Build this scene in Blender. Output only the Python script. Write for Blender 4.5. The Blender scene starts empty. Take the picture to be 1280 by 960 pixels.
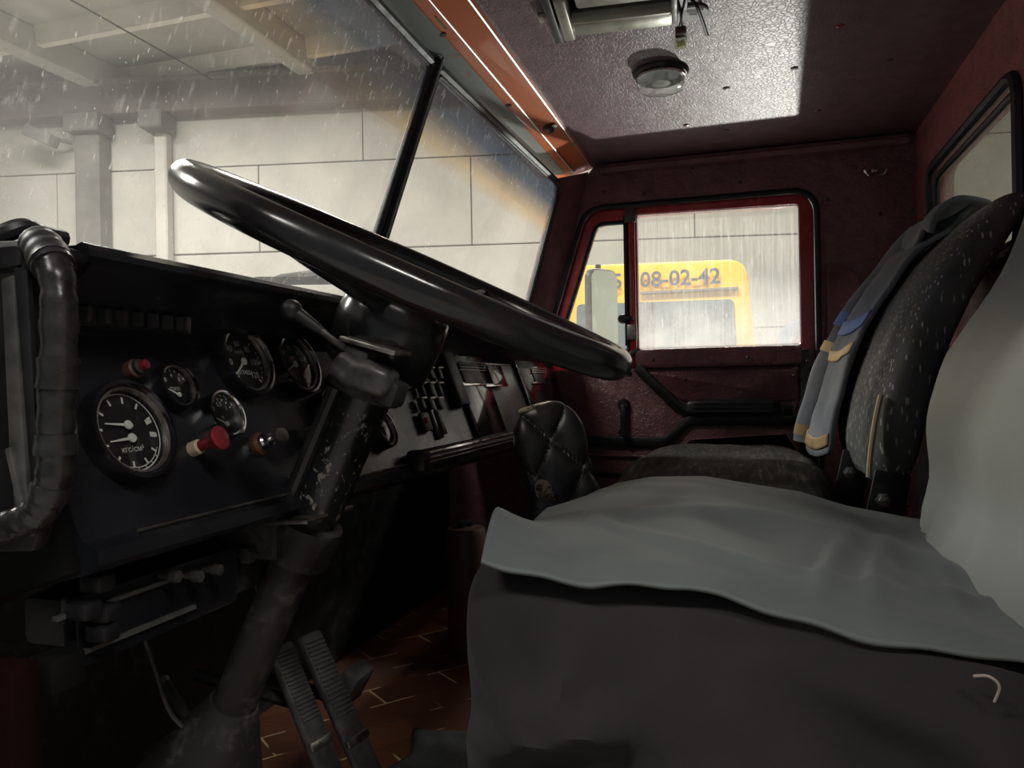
import bpy, bmesh, math, random
from mathutils import Vector, Matrix, noise
random.seed(7)
SC = bpy.context.scene
COL = SC.collection
R = math.radians

# ------------------------------------------------------------------ camera
F_PX, TH, PH = 960.0, R(17.1), R(1.0)
CAM = Vector((0, 0, .65))
_d = Vector((math.cos(TH), math.sin(TH), 0)); _r = Vector((math.sin(TH), -math.cos(TH), 0)); _u = Vector((0, 0, 1))
RC = _r*math.cos(PH) - _u*math.sin(PH); UC = _r*math.sin(PH) + _u*math.cos(PH)
cam_data = bpy.data.cameras.new('camera'); cam = bpy.data.objects.new('camera', cam_data); COL.objects.link(cam)
cam_data.sensor_width = 36; cam_data.lens = 36*F_PX/1280; cam_data.clip_start = .01
m = Matrix((RC, UC, -_d)).transposed().to_4x4(); m.translation = CAM
cam.matrix_world = m
SC.camera = cam
# ------------------------------------------------------------------ world, lamps, exposure
SC.view_settings.view_transform = 'Standard'; SC.view_settings.look = 'None'
SC.view_settings.gamma = 1; SC.view_settings.use_curve_mapping = False
SC.view_settings.exposure = 0.17
world = bpy.data.worlds.new('daylight'); SC.world = world; world.use_nodes = True
world.node_tree.nodes['Background'].inputs[0].default_value = (.86, .93, 1, 1)
world.node_tree.nodes['Background'].inputs[1].default_value = .16
def area(name, loc, size, power, col, rot=(0, 0, 0)):
    l = bpy.data.lights.new(name, 'AREA'); l.shape = 'RECTANGLE'; l.size, l.size_y = size; l.energy = power; l.color = col
    o = bpy.data.objects.new(name, l); COL.objects.link(o); o.location = loc; o.rotation_euler = rot
    return o
WARM = (1, .965, .92)
for i, (x, y, e) in enumerate(((6.2, 6.8, 430), (6.2, 1.0, 430), (1.4, 6.8, 480), (-2.2, 2.6, 230), (-2.2, -3.0, 190), (6.2, -4.0, 430))):
    area('garage_fill_light', (x, y, 4.75), (.5, 2.6), e, WARM)  # unseen overhead area lights added to light the garage and fill the cab
# floor-standing work lamp beyond the passenger door: throws its beam up through the side glass onto the headliner
sp = bpy.data.lights.new('work_lamp_beam', 'SPOT'); sp.energy = 230; sp.spot_size = R(58); sp.spot_blend = .25; sp.shadow_soft_size = .035
sp.color = (1, .97, .93)
spo = bpy.data.objects.new('work_lamp_beam', sp); COL.objects.link(spo); spo.location = (4.0, -.22, .12)
spo.rotation_euler = (Vector((1.9, .14, 1.05)) - spo.location).to_track_quat('-Z', 'Y').to_euler()

# ------------------------------------------------------------------ helpers
def at(x, y, a, val):
    v = _d + RC*((x-640)/F_PX) - UC*((y-480)/F_PX)
    i = 'XYZ'.index(a)
    return CAM + v*((val-CAM[i])/v[i])
PAN_S = .36                                     # instrument face: Y = PAN_Y + PAN_S*(Z-.61)
PAN_Y = .565
def on_panel(x, y, off=0):
    v = _d + RC*((x-640)/F_PX) - UC*((y-480)/F_PX)
    n = Vector((0, 1, -PAN_S)); c = PAN_Y - PAN_S*.61 - off
    return CAM + v*((c - CAM.dot(n))/v.dot(n))

def tag(o, label, cat, group=None, kind=None):
    o['label'] = label; o['category'] = cat
    if group: o['group'] = group
    if kind: o['kind'] = kind
    return o
def thing(name, loc, label, cat, group=None, kind=None):
    o = bpy.data.objects.new(name, None); COL.objects.link(o); o.location = loc; o.empty_display_size = .05
    return tag(o, label, cat, group, kind)

class MB:
    def __init__(s): s.v = []; s.f = []
    def add(s, vs, fs):
        b = len(s.v); s.v += [Vector(p) for p in vs]; s.f += [[b+i for i in f] for f in fs]; return s
    def box(s, c, size, rot=None, bev=0, seg=2):
        bm = bmesh.new(); bmesh.ops.create_cube(bm, size=1)
        bmesh.ops.scale(bm, vec=size, verts=bm.verts)
        if bev: bmesh.ops.bevel(bm, geom=bm.edges[:], offset=bev, segments=seg, affect='EDGES', profile=.5)
        M = (rot if rot is not None else Matrix.Identity(3))
        bm.verts.index_update(); c = Vector(c)
        s.add([M @ v.co + c for v in bm.verts], [[v.index for v in f.verts] for f in bm.faces]); bm.free(); return s
    def tube(s, path, r, n=10, closed=False, cap=True):
        path = [Vector(p) for p in path]; k = len(path)
        rr = r if isinstance(r, (list, tuple)) else [r]*k
        tang = []
        for i in range(k):
            a = path[(i-1) % k] if (closed or i > 0) else path[0]
            b = path[(i+1) % k] if (closed or i < k-1) else path[-1]
            tang.append((b-a).normalized())
        t0 = tang[0]; ref = Vector((0, 0, 1)) if abs(t0.z) < .9 else Vector((1, 0, 0))
        nrm = (ref - t0*ref.dot(t0)).normalized(); vs = []
        for i in range(k):
            t = tang[i]; nrm = (nrm - t*nrm.dot(t)).normalized(); bn = t.cross(nrm)
            vs += [path[i] + (nrm*math.cos(2*math.pi*j/n) + bn*math.sin(2*math.pi*j/n))*rr[i] for j in range(n)]
        fs = []
        for i in range(k if closed else k-1):
            a, b = i*n, ((i+1) % k)*n
            fs += [[a+j, a+(j+1) % n, b+(j+1) % n, b+j] for j in range(n)]
        if cap and not closed: fs += [list(range(n))[::-1], [(k-1)*n+j for j in range(n)]]
        return s.add(vs, fs)
    def lathe(s, prof, o, ax, n=32, ex=None, cap=True):
        o = Vector(o); ax = Vector(ax).normalized()
        if ex is None: ex = Vector((1, 0, 0)) if abs(ax.x) < .9 else Vector((0, 1, 0))
        ex = (ex - ax*ex.dot(ax)).normalized(); ey = ax.cross(ex); vs = []; fs = []; k = len(prof)
        for i in range(n):
            a = 2*math.pi*i/n; dd = ex*math.cos(a) + ey*math.sin(a)
            vs += [o + dd*p[0] + ax*p[1] for p in prof]
        for i in range(n):
            j = (i+1) % n
            fs += [[i*k+q, j*k+q, j*k+q+1, i*k+q+1] for q in range(k-1)]
        if cap and prof[0][0] > 1e-6: fs.append([i*k for i in range(n)][::-1])
        if cap and prof[-1][0] > 1e-6: fs.append([i*k+k-1 for i in range(n)])
        return s.add(vs, fs)
    def prism(s, poly, h, bev=0):
        """poly: list of 3d points, h: extrusion vector"""
        bm = bmesh.new(); h = Vector(h)
        vs = [bm.verts.new(p) for p in poly]; f = bm.faces.new(vs)
        g = bmesh.ops.extrude_face_region(bm, geom=[f])
        bmesh.ops.translate(bm, vec=h, verts=[e for e in g['geom'] if isinstance(e, bmesh.types.BMVert)])
        bmesh.ops.recalc_face_normals(bm, faces=bm.faces[:])
        if bev: bmesh.ops.bevel(bm, geom=bm.edges[:], offset=bev, segments=2, affect='EDGES', profile=.5)
        bm.verts.index_update()
        s.add([v.co for v in bm.verts], [[v.index for v in q.verts] for q in bm.faces]); bm.free(); return s
    def grid(s, fn, nu, nv, closed_u=False):
        b = [fn(i/nu, j/nv) for i in range(nu+1) for j in range(nv+1)]
        return s.add(b, [[i*(nv+1)+j, (i+1)*(nv+1)+j, (i+1)*(nv+1)+j+1, i*(nv+1)+j+1] for i in range(nu) for j in range(nv)])
    def plate(s, outer, holes, h):
        """flat plate with holes: 3d point loops, extrusion vector"""
        bm = bmesh.new(); h = Vector(h); es = []
        for lp in [outer]+holes:
            vs = [bm.verts.new(p) for p in lp]
            es += [bm.edges.new((vs[i], vs[(i+1) % len(vs)])) for i in range(len(vs))]
        bmesh.ops.triangle_fill(bm, use_beauty=True, use_dissolve=False, edges=es)
        g = bmesh.ops.extrude_face_region(bm, geom=bm.faces[:])
        bmesh.ops.translate(bm, vec=h, verts=[e for e in g['geom'] if isinstance(e, bmesh.types.BMVert)])
        bmesh.ops.recalc_face_normals(bm, faces=bm.faces[:]); bm.verts.index_update()
        s.add([v.co for v in bm.verts], [[v.index for v in q.verts] for q in bm.faces]); bm.free(); return s
    def soft(s, c, size, p=5, n=14, rot=None, disp=None, post=None):
        """superellipsoid cushion; disp(point on unit cube, local co) -> offset along normal"""
        c = Vector(c); M = rot if rot is not None else Matrix.Identity(3); hx = Vector(size)/2
        bm = bmesh.new(); bmesh.ops.create_cube(bm, size=2)
        bmesh.ops.subdivide_edges(bm, edges=bm.edges[:], cuts=n, use_grid_fill=True)
        bm.verts.index_update()
        vs = []
        for v in bm.verts:
            q = v.co; e = max(1e-6, (abs(q.x)**p + abs(q.y)**p + abs(q.z)**p)**(1/p))
            w = q/e
            nn = Vector((math.copysign(abs(w.x)**(p-1), w.x)/hx.x, math.copysign(abs(w.y)**(p-1), w.y)/hx.y, math.copysign(abs(w.z)**(p-1), w.z)/hx.z)).normalized()
            l = Vector((w.x*hx.x, w.y*hx.y, w.z*hx.z))
            if disp: l = l + nn*disp(w, l)
            g = M @ l + c
            vs.append(post(g) if post else g)
        s.add(vs, [[v.index for v in f.verts] for f in bm.faces]); bm.free(); return s
    def build(s, name, mat, parent=None, smooth=True, angle=35):
        me = bpy.data.meshes.new(name); me.from_pydata([tuple(p) for p in s.v], [], s.f); me.validate()
        bm = bmesh.new(); bm.from_mesh(me); bmesh.ops.recalc_face_normals(bm, faces=bm.faces[:]); bm.to_mesh(me); bm.free()
        me.materials.append(mat)
        if smooth:
            for q in me.polygons: q.use_smooth = True
            me.set_sharp_from_angle(angle=R(angle))
        return place(bpy.data.objects.new(name, me), parent)
def place(o, parent):
    COL.objects.link(o)
    if parent is not None:
        o.parent = parent
        if parent.type == 'EMPTY': o.matrix_parent_inverse = Matrix.Translation(-Vector(parent.location))
    return o
def rot_cols(a, b, c): return Matrix((a, b, c)).transposed()
def round_rect(w, h, r, n=6):
    pts = []
    for cx, cy, a in ((w/2-r, h/2-r, 0), (-w/2+r, h/2-r, 90), (-w/2+r, -h/2+r, 180), (w/2-r, -h/2+r, 270)):
        pts += [(cx+r*math.cos(R(a+90*i/n)), cy+r*math.sin(R(a+90*i/n))) for i in range(n+1)]
    return pts
def round_poly(pts, rad, n=5):
    """round the corners of a 2d polygon"""
    out = []; k = len(pts)
    for i in range(k):
        p = Vector(pts[i]); a = Vector(pts[i-1]); b = Vector(pts[(i+1) % k])
        rr = rad[i] if isinstance(rad, (list, tuple)) else rad
        if rr <= 0: out.append(tuple(p)); continue
        p0 = p + (a-p).normalized()*rr; p1 = p + (b-p).normalized()*rr
        for j in range(n+1):
            t = j/n; q = p0*(1-t)**2 + p*2*t*(1-t) + p1*t*t; out.append(tuple(q))
    return out
def spline(pts, n=8):
    pts = [Vector(p) for p in pts]; out = []
    for i in range(len(pts)-1):
        p0 = pts[max(i-1, 0)]; p1 = pts[i]; p2 = pts[i+1]; p3 = pts[min(i+2, len(pts)-1)]
        for j in range(n):
            t = j/n
            out.append(.5*((2*p1) + (p2-p0)*t + (2*p0-5*p1+4*p2-p3)*t*t + (3*p1-p0-3*p2+p3)*t**3))
    return out+[pts[-1]]

# lettering: every string is turned into a flat mesh once
_TX = {}
def make_texts(strings):
    obs = []
    for t in strings:
        cu = bpy.data.curves.new('txt', 'FONT'); cu.body = t; cu.size = 1; cu.offset = .022 if '-02-' in t or t == '51' else 0; cu.align_x = 'CENTER'; cu.align_y = 'CENTER'; cu.resolution_u = 3
        o = bpy.data.objects.new('txt', cu); COL.objects.link(o); obs.append((t, o, cu))
    dg = bpy.context.evaluated_depsgraph_get()
    for t, o, cu in obs:
        me = bpy.data.meshes.new_from_object(o.evaluated_get(dg))
        _TX[t] = ([v.co.copy() for v in me.vertices], [list(p.vertices) for p in me.polygons])
        bpy.data.meshes.remove(me); bpy.data.objects.remove(o); bpy.data.curves.remove(cu)
def put_text(mb, t, o, ex, ey, size, bold=0):
    vs, fs = _TX[t]; o = Vector(o)
    mb.add([o + ex*(v.x*size) + ey*(v.y*size) for v in vs], fs)
make_texts(['0', '20', '40', '60', '80', '100', '120', 'km/h', '0134251', '1', '5', '8', '10', '15', '20', '25', 'кгс/см²', 'АМПЕР', '30', '~', 'ТОПЛ', 'П', '0,5', '51', '08-02-42', 'x100', '4', '6', '150'])

# ------------------------------------------------------------------ materials
def nodes(name):
    mt = bpy.data.materials.new(name); mt.use_nodes = True; nt = mt.node_tree
    return mt, nt, nt.nodes['Principled BSDF'], nt.nodes, nt.links
def coord(nt, scale=(1, 1, 1), rot=(0, 0, 0)):
    c = nt.nodes.new('ShaderNodeTexCoord'); mp = nt.nodes.new('ShaderNodeMapping')
    mp.inputs['Scale'].default_value = scale; mp.inputs['Rotation'].default_value = rot
    nt.links.new(c.outputs['Object'], mp.inputs[0]); return mp.outputs[0]
def noise_n(nt, vec, scale, detail=4, rough=.55, dist=0):
    n = nt.nodes.new('ShaderNodeTexNoise'); n.inputs['Scale'].default_value = scale; n.inputs['Detail'].default_value = detail
    n.inputs['Roughness'].default_value = rough; n.inputs['Distortion'].default_value = dist; nt.links.new(vec, n.inputs['Vector']); return n.outputs[0]
def ramp(nt, fac, stops):
    r = nt.nodes.new('ShaderNodeValToRGB'); e = r.color_ramp.elements
    while len(e) < len(stops): e.new(.5)
    for q, (p, c) in zip(e, stops):
        q.position = p; q.color = c if len(c) == 4 else (*c, 1)
    nt.links.new(fac, r.inputs[0]); return r.outputs[0]
def bump(nt, bsdf, h, strength, dist=.005):
    b = nt.nodes.new('ShaderNodeBump'); b.inputs['Strength'].default_value = strength; b.inputs['Distance'].default_value = dist
    nt.links.new(h, b.inputs['Height']); nt.links.new(b.outputs[0], bsdf.inputs['Normal']); return b
def math_n(nt, op, a, b=None):
    n = nt.nodes.new('ShaderNodeMath'); n.operation = op
    for i, x in enumerate((a, b)):
        if x is None: continue
        if isinstance(x, (int, float)): n.inputs[i].default_value = x
        else: nt.links.new(x, n.inputs[i])
    return n.outputs[0]
def plain(name, col, rough=.5, metal=0, var=.25, vs=30, bmp=0, bs=200, coat=0, spec=.5):
    mt, nt, b, N, L = nodes(name)
    v = coord(nt); f = noise_n(nt, v, vs, 5)
    lo = tuple(c*(1-var) for c in col); hi = tuple(min(1, c*(1+var)) for c in col)
    L.new(ramp(nt, f, [(.3, lo), (.7, hi)]), b.inputs['Base Color'])
    rr = ramp(nt, f, [(.3, (max(0, rough-.08),)*3), (.7, (min(1, rough+.1),)*3)]); L.new(rr, b.inputs['Roughness'])
    b.inputs['Metallic'].default_value = metal; b.inputs['Coat Weight'].default_value = coat; b.inputs['Coat Roughness'].default_value = .15
    b.inputs['Specular IOR Level'].default_value = spec
    if bmp: bump(nt, b, noise_n(nt, v, bs, 6, .6), bmp, .002)
    return mt
def vinyl(name, col, rough=.38, crack=70, strength=.5, wave=.6, spec=.5):
    mt, nt, b, N, L = nodes(name); v = coord(nt)
    n0 = noise_n(nt, v, 25, 3)
    va = N.new('ShaderNodeVectorMath'); va.operation = 'ADD'
    L.new(v, va.inputs[0])
    wn = N.new('ShaderNodeTexNoise'); wn.inputs['Scale'].default_value = 22; wn.inputs['Detail'].default_value = 3; L.new(v, wn.inputs['Vector'])
    sc = N.new('ShaderNodeVectorMath'); sc.operation = 'SCALE'; sc.inputs['Scale'].default_value = .05; L.new(wn.outputs['Color'], sc.inputs[0]); L.new(sc.outputs[0], va.inputs[1])
    vo = N.new('ShaderNodeTexVoronoi'); vo.feature = 'DISTANCE_TO_EDGE'; vo.inputs['Scale'].default_value = crack; L.new(va.outputs[0], vo.inputs['Vector'])
    cr = ramp(nt, vo.outputs['Distance'], [(0, (0, 0, 0)), (.12, (1, 1, 1))])
    fine = noise_n(nt, v, 160, 4)
    big = noise_n(nt, v, 9, 3)
    h = math_n(nt, 'ADD', math_n(nt, 'MULTIPLY', cr, .35), math_n(nt, 'ADD', math_n(nt, 'MULTIPLY', fine, .35), math_n(nt, 'MULTIPLY', big, wave*6)))
    bump(nt, b, h, strength, .004)
    L.new(ramp(nt, n0, [(.3, tuple(c*.75 for c in col)), (.7, tuple(c*1.2 for c in col))]), b.inputs['Base Color'])
    b.inputs['Roughness'].default_value = rough; b.inputs['Specular IOR Level'].default_value = spec
    return mt
def chipped(name, col, col2, lo, hi, scale, rough=.3, metal2=.2, stretch=(1, 1, 1), coat=0):
    mt, nt, b, N, L = nodes(name); v = coord(nt, stretch)
    f = noise_n(nt, v, scale, 6, .65, .4); k = ramp(nt, f, [(lo, (0, 0, 0)), (hi, (1, 1, 1))])
    mx = N.new('ShaderNodeMix'); mx.data_type = 'RGBA'; L.new(k, mx.inputs['Factor'])
    c2 = ramp(nt, noise_n(nt, v, scale*3, 4), [(.35, tuple(c*.4 for c in col2)), (.65, col2)])
    mx.inputs['A'].default_value = (*col, 1); L.new(c2, mx.inputs['B']); L.new(mx.outputs['Result'], b.inputs['Base Color'])
    L.new(math_n(nt, 'ADD', math_n(nt, 'MULTIPLY', k, .35), rough), b.inputs['Roughness'])
    bump(nt, b, k, -.3, .002); b.inputs['Coat Weight'].default_value = coat
    return mt
def cloth(name, col, col2=None, rough=.9, weave=900, fold=0, sheen=.05, vs=12):
    mt, nt, b, N, L = nodes(name); v = coord(nt)
    f = noise_n(nt, v, vs, 6, .6, .6); col2 = col2 or tuple(c*1.5 for c in col)
    L.new(ramp(nt, f, [(.3, col), (.75, col2)]), b.inputs['Base Color']); b.inputs['Roughness'].default_value = rough
    b.inputs['Sheen Weight'].default_value = sheen; b.inputs['Specular IOR Level'].default_value = .2
    h = noise_n(nt, v, weave, 2); bump(nt, b, h, .25, .001); return mt
def pane(name, dust, tint=(.9, .93, .9), scr=.5, band=None, refl=1.0, dcol=(.80, .79, .76), streak=.0, lowdust=None):
    """clear glass carrying a film of dust, specks and wiped streaks"""
    mt = bpy.data.materials.new(name); mt.use_nodes = True; nt = mt.node_tree; N = nt.nodes; L = nt.links
    N.remove(N['Principled BSDF']); out = N['Material Output']
    v = coord(nt)
    tr = N.new('ShaderNodeBsdfTransparent'); tr.inputs[0].default_value = (*tint, 1)
    sep = N.new('ShaderNodeSeparateXYZ'); L.new(v, sep.inputs[0])
    if band:
        ztop, k, w = band
        vv = math_n(nt, 'ADD', sep.outputs[2], math_n(nt, 'MULTIPLY', math_n(nt, 'ABSOLUTE', math_n(nt, 'SUBTRACT', sep.outputs[0], 1.4)), k))
        fac = math_n(nt, 'DIVIDE', math_n(nt, 'SUBTRACT', vv, ztop-w), w)
        c = ramp(nt, fac, [(0, (*tint, 1)), (.22, (.94, .78, .52)), (.42, (.50, .45, .38)), (.62, (.11, .16, .26)), (1, (.045, .075, .13))])
        L.new(c, tr.inputs[0])
    du = N.new('ShaderNodeBsdfDiffuse'); du.inputs[0].default_value = (*dcol, 1)
    tl = N.new('ShaderNodeBsdfTranslucent'); tl.inputs[0].default_value = (*dcol, 1)
    dm = N.new('ShaderNodeMixShader'); dm.inputs[0].default_value = .6; L.new(du.outputs[0], dm.inputs[1]); L.new(tl.outputs[0], dm.inputs[2])
    film = ramp(nt, noise_n(nt, v, 4, 5, .6, .5), [(.3, (dust*.5,)*3), (.7, (dust*1.4,)*3)])
    sv = coord(nt, (16, 16, 2.6), (0, R(12), 0)); st = ramp(nt, noise_n(nt, sv, 6, 3, .6), [(.58, (0, 0, 0)), (.76, (scr*.7,)*3)])
    sv2 = coord(nt, (60, 60, 7), (R(8), R(10), 0)); st2 = ramp(nt, noise_n(nt, sv2, 3, 2), [(.685, (0, 0, 0)), (.77, (scr*.8,)*3)])
    vo = N.new('ShaderNodeTexVoronoi'); vo.inputs['Scale'].default_value = 75; L.new(v, vo.inputs['Vector'])
    spk = ramp(nt, vo.outputs['Distance'], [(.04, (scr*.6,)*3), (.10, (0, 0, 0))])
    gate = ramp(nt, noise_n(nt, v, 14, 2), [(.5, (0, 0, 0)), (.62, (1, 1, 1))])
    f = math_n(nt, 'ADD', film, math_n(nt, 'ADD', math_n(nt, 'MULTIPLY', st, .35), math_n(nt, 'ADD', math_n(nt, 'MULTIPLY', st2, .7), math_n(nt, 'MULTIPLY', spk, gate))))
    if streak:
        vs_ = coord(nt, (1, 90, 1.5)); s3 = ramp(nt, noise_n(nt, vs_, 2.2, 3), [(.45, (0, 0, 0)), (.75, (streak,)*3)]); f = math_n(nt, 'ADD', f, s3)
    if lowdust:
        z0, z1, amt = lowdust
        mr = N.new('ShaderNodeMapRange'); L.new(sep.outputs[2], mr.inputs[0]); mr.inputs[1].default_value = z0; mr.inputs[2].default_value = z1; mr.inputs[3].default_value = amt; mr.inputs[4].default_value = 0
        f = math_n(nt, 'ADD', f, math_n(nt, 'MULTIPLY', mr.outputs[0], noise_n(nt, v, 11, 5)))
    f = math_n(nt, 'MINIMUM', f, .92)
    mx = N.new('ShaderNodeMixShader'); L.new(f, mx.inputs[0]); L.new(tr.outputs[0], mx.inputs[1]); L.new(dm.outputs[0], mx.inputs[2])
    gl = N.new('ShaderNodeBsdfGlossy'); gl.inputs['Roughness'].default_value = .03
    ge = N.new('ShaderNodeNewGeometry'); dt = N.new('ShaderNodeVectorMath'); dt.operation = 'DOT_PRODUCT'
    L.new(ge.outputs['Normal'], dt.inputs[0]); L.new(ge.outputs['Incoming'], dt.inputs[1])
    fr = math_n(nt, 'ADD', math_n(nt, 'MULTIPLY', math_n(nt, 'POWER', math_n(nt, 'SUBTRACT', 1.0, math_n(nt, 'ABSOLUTE', dt.outputs['Value'])), 5.0), .95), .045)
    m2 = N.new('ShaderNodeMixShader'); L.new(math_n(nt, 'MULTIPLY', fr, refl), m2.inputs[0]); L.new(mx.outputs[0], m2.inputs[1]); L.new(gl.outputs[0], m2.inputs[2])
    L.new(m2.outputs[0], out.inputs[0]); return mt

M = {}
M['roof_vinyl'] = vinyl('plum headliner vinyl', (.16, .088, .103), .46, 95, .28, .5)
M['wall_vinyl'] = vinyl('burgundy vinyl', (.20, .085, .095), .36, 70, .5, 1.3)
M['back_vinyl'] = vinyl('red burgundy vinyl', (.38, .13, .13), .40, 55, .6, .7)
M['door_vinyl'] = vinyl('door card vinyl', (.17, .066, .074), .36, 90, .45, 1.0)
M['orange'] = chipped('orange cab paint with grey primer', (.62, .15, .045), (.30, .25, .22), .70, .74, 5, .28, coat=.4)
M['primer'] = chipped('grey primer flaking to orange', (.20, .22, .21), (.5, .13, .04), .60, .68, 9, .5)
M['red'] = plain('red door paint', (.42, .022, .030), .22, var=.15, coat=.5)
M['darkred'] = plain('dirty dark red paint', (.010, .0016, .0016), .8, spec=.1)
M['black'] = plain('soot black', (.004, .004, .004), .75, var=.3, spec=.2)
M['rubber'] = plain('black rubber', (.012, .012, .013), .45, var=.3)
M['chrome'] = plain('chrome', (.75, .75, .74), .12, 1, .08)
M['steel'] = plain('worn steel', (.38, .36, .33), .38, 1, .3, 60)
M['dullsteel'] = plain('dull grey metal', (.10, .098, .095), .45, .6, .3, 60)
M['dash'] = plain('black dash paint', (.010, .011, .014), .26, var=.3, vs=8, bmp=.08, bs=60)
M['dashmat'] = plain('matt black plastic', (.009, .009, .010), .45, var=.3)
M['gloss'] = plain('gloss black plastic', (.008, .008, .010), .09, var=.2, coat=.5)
M['wheel'] = plain('black bakelite', (.010, .010, .011), .20, var=.2, vs=12, bmp=.05, bs=90)
M['column'] = chipped('black paint chipped to bare metal', (.010, .011, .011), (.26, .24, .20), .585, .61, 95, .28, stretch=(1, 1, .7))
M['dirty'] = chipped('dirty dark casting', (.018, .017, .016), (.09, .085, .075), .5, .7, 30, .6)
M['dial'] = plain('black dial', (.008, .008, .009), .5, var=.1)
M['white'] = plain('off white print', (.62, .62, .58), .6, var=.1)
M['redprint'] = plain('red print', (.35, .05, .04), .6, var=.1)
M['greenprint'] = plain('green print', (.04, .16, .09), .6, var=.1)
M['redplastic'] = plain('red plastic', (.20, .018, .025), .3, var=.2)
M['amber'] = plain('brass', (.17, .085, .045), .4, .7, .4)
M['grey_cloth'] = cloth('grey green satin cloth', (.062, .070, .068), (.092, .102, .098), .48, 1200, sheen=.06, vs=5)
M['back_cloth'] = cloth('lit grey green cover', (.150, .160, .148), (.195, .206, .190), .6, 1200, sheen=.06, vs=4)  # cushion cloth made paler: light on the backrest put into the colour
M['dark_cloth'] = cloth('brown black cotton', (.0115, .0105, .0105), (.020, .0185, .0185), .95, 900, sheen=.06, vs=6)
M['lining'] = cloth('brown lining', (.05, .04, .035), (.09, .075, .065), .9)
M['jacket'] = cloth('grey blue workwear', (.15, .165, .19), (.23, .25, .28), .85, 700, vs=8)
M['blue_band'] = plain('blue band', (.14, .24, .50), .7, var=.1)
M['yellow_band'] = plain('straw reflective band', (.62, .47, .24), .6, var=.1)
M['tan'] = plain('tan patch', (.33, .22, .11), .8, var=.2)
M['piping'] = plain('straw piping', (.45, .38, .24), .6, var=.15)
M['leather'] = plain('black quilted leatherette', (.020, .020, .021), .38, var=.3, bmp=.15, bs=150)
M['foam'] = chipped('torn foam', (.36, .30, .20), (.07, .055, .04), .5, .6, 60, .9)
M['stitch'] = plain('pale thread', (.22, .18, .155), .8, var=.2)
M['clearlens'] = None
M['beige_metal'] = plain('beige grey sheet metal', (.42, .42, .36), .35, .3, .12)
M['brown'] = plain('brown plastic', (.10, .05, .03), .5)
M['yellow_led'] = plain('yellow phosphor', (.85, .80, .10), .4, var=.05)
M['paper'] = plain('white paper tag', (.75, .77, .78), .7, var=.05)
M['mirror'] = plain('mirror glass', (.72, .78, .70), .06, 1, .03)
M['yellow'] = plain('yellow bus paint', (.62, .33, .02), .35, var=.08, vs=3)
M['busglass'] = plain('dark bus glass', (.10, .12, .13), .15, var=.2)
M['navy'] = plain('navy lettering', (.07, .07, .10), .6, var=.1)
M['bluevan'] = plain('blue grey van paint', (.13, .17, .22), .4, var=.1)
M['concrete'] = plain('painted concrete panel', (.37, .352, .315), .85, var=.18, vs=1.1, bmp=.2, bs=25)
M['darkconc'] = plain('stained concrete column', (.115, .107, .098), .85, var=.3, vs=3, bmp=.2, bs=25)
M['girder'] = plain('brown grey girder', (.125, .105, .098), .8, var=.2, vs=2)
M['roofslab'] = plain('grey roof slab', (.36, .35, .32), .85, var=.15, vs=1)
M['rib'] = plain('lit roof rib', (.60, .58, .52), .85, var=.1, vs=2)  # paler than the slab: light on the ribs put into the colour
M['garfloor'] = plain('concrete floor', (.30, .29, .27), .7, var=.2, vs=2)
M['tape'] = plain('black insulating tape', (.017, .017, .017), .30, var=.4, vs=70, bmp=.3, bs=60)
M['greyrub'] = plain('grey rubber strip', (.060, .060, .058), .6, var=.35, vs=60, bmp=.4, bs=90)
M['gauge_glass'] = pane('gauge glass', .004, (.93, .95, .93), .0, refl=1.0)
M['lens'] = pane('frosted lamp lens', .80, (.85, .88, .86), .3, refl=1.2, dcol=(.86, .88, .86))
M['bulblens'] = pane('clear bulb body', .35, (.85, .9, .85), .2, dcol=(.85, .88, .8))
M['ws'] = pane('dusty windscreen', .085, (.93, .95, .92), .85, band=(1.283, .039, .16), lowdust=(.82, 1.12, .30))
M['side'] = pane('dusty side glass', .06, (.93, .95, .93), .6, streak=.10, lowdust=(.74, .96, .62))
M['quarter'] = pane('quarter glass', .06, (.93, .96, .93), .35)
M['rear'] = pane('rear glass', .12, (.80, .82, .76), .3)
# seat fabrics with a woven dash pattern
def dash_fabric():
    mt, nt, b, N, L = nodes('grey fabric with short woven dashes'); v = coord(nt)
    mp = coord(nt, (150, 150, 34), (R(14), R(-16), 0)); vo = N.new('ShaderNodeTexVoronoi'); vo.inputs['Scale'].default_value = 1.0; L.new(mp, vo.inputs['Vector'])
    k = ramp(nt, vo.outputs['Distance'], [(.17, (1, 1, 1)), (.26, (0, 0, 0))])
    g = ramp(nt, noise_n(nt, v, 9, 5), [(.3, (.065, .067, .067)), (.7, (.135, .14, .137))])
    mx = N.new('ShaderNodeMix'); mx.data_type = 'RGBA'; L.new(k, mx.inputs['Factor']); L.new(g, mx.inputs['A']); mx.inputs['B'].default_value = (.44, .45, .44, 1)
    L.new(mx.outputs['Result'], b.inputs['Base Color']); b.inputs['Roughness'].default_value = .85; b.inputs['Specular IOR Level'].default_value = .25
    bump(nt, b, noise_n(nt, v, 500, 3), .4, .001); return mt
M['dashfab'] = dash_fabric()
def streak_fabric():
    mt, nt, b, N, L = nodes('brown streaked velour'); v = coord(nt, (1, 7, 1), (0, 0, R(20)))
    f = noise_n(nt, v, 14, 6, .65, .5)
    L.new(ramp(nt, f, [(.35, (.010, .009, .0075)), (.55, (.026, .023, .018)), (.72, (.085, .078, .064))]), b.inputs['Base Color'])
    b.inputs['Roughness'].default_value = .95; b.inputs['Specular IOR Level'].default_value = .1; bump(nt, b, noise_n(nt, v, 90, 4), .4, .002); return mt
M['velour'] = streak_fabric()
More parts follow.
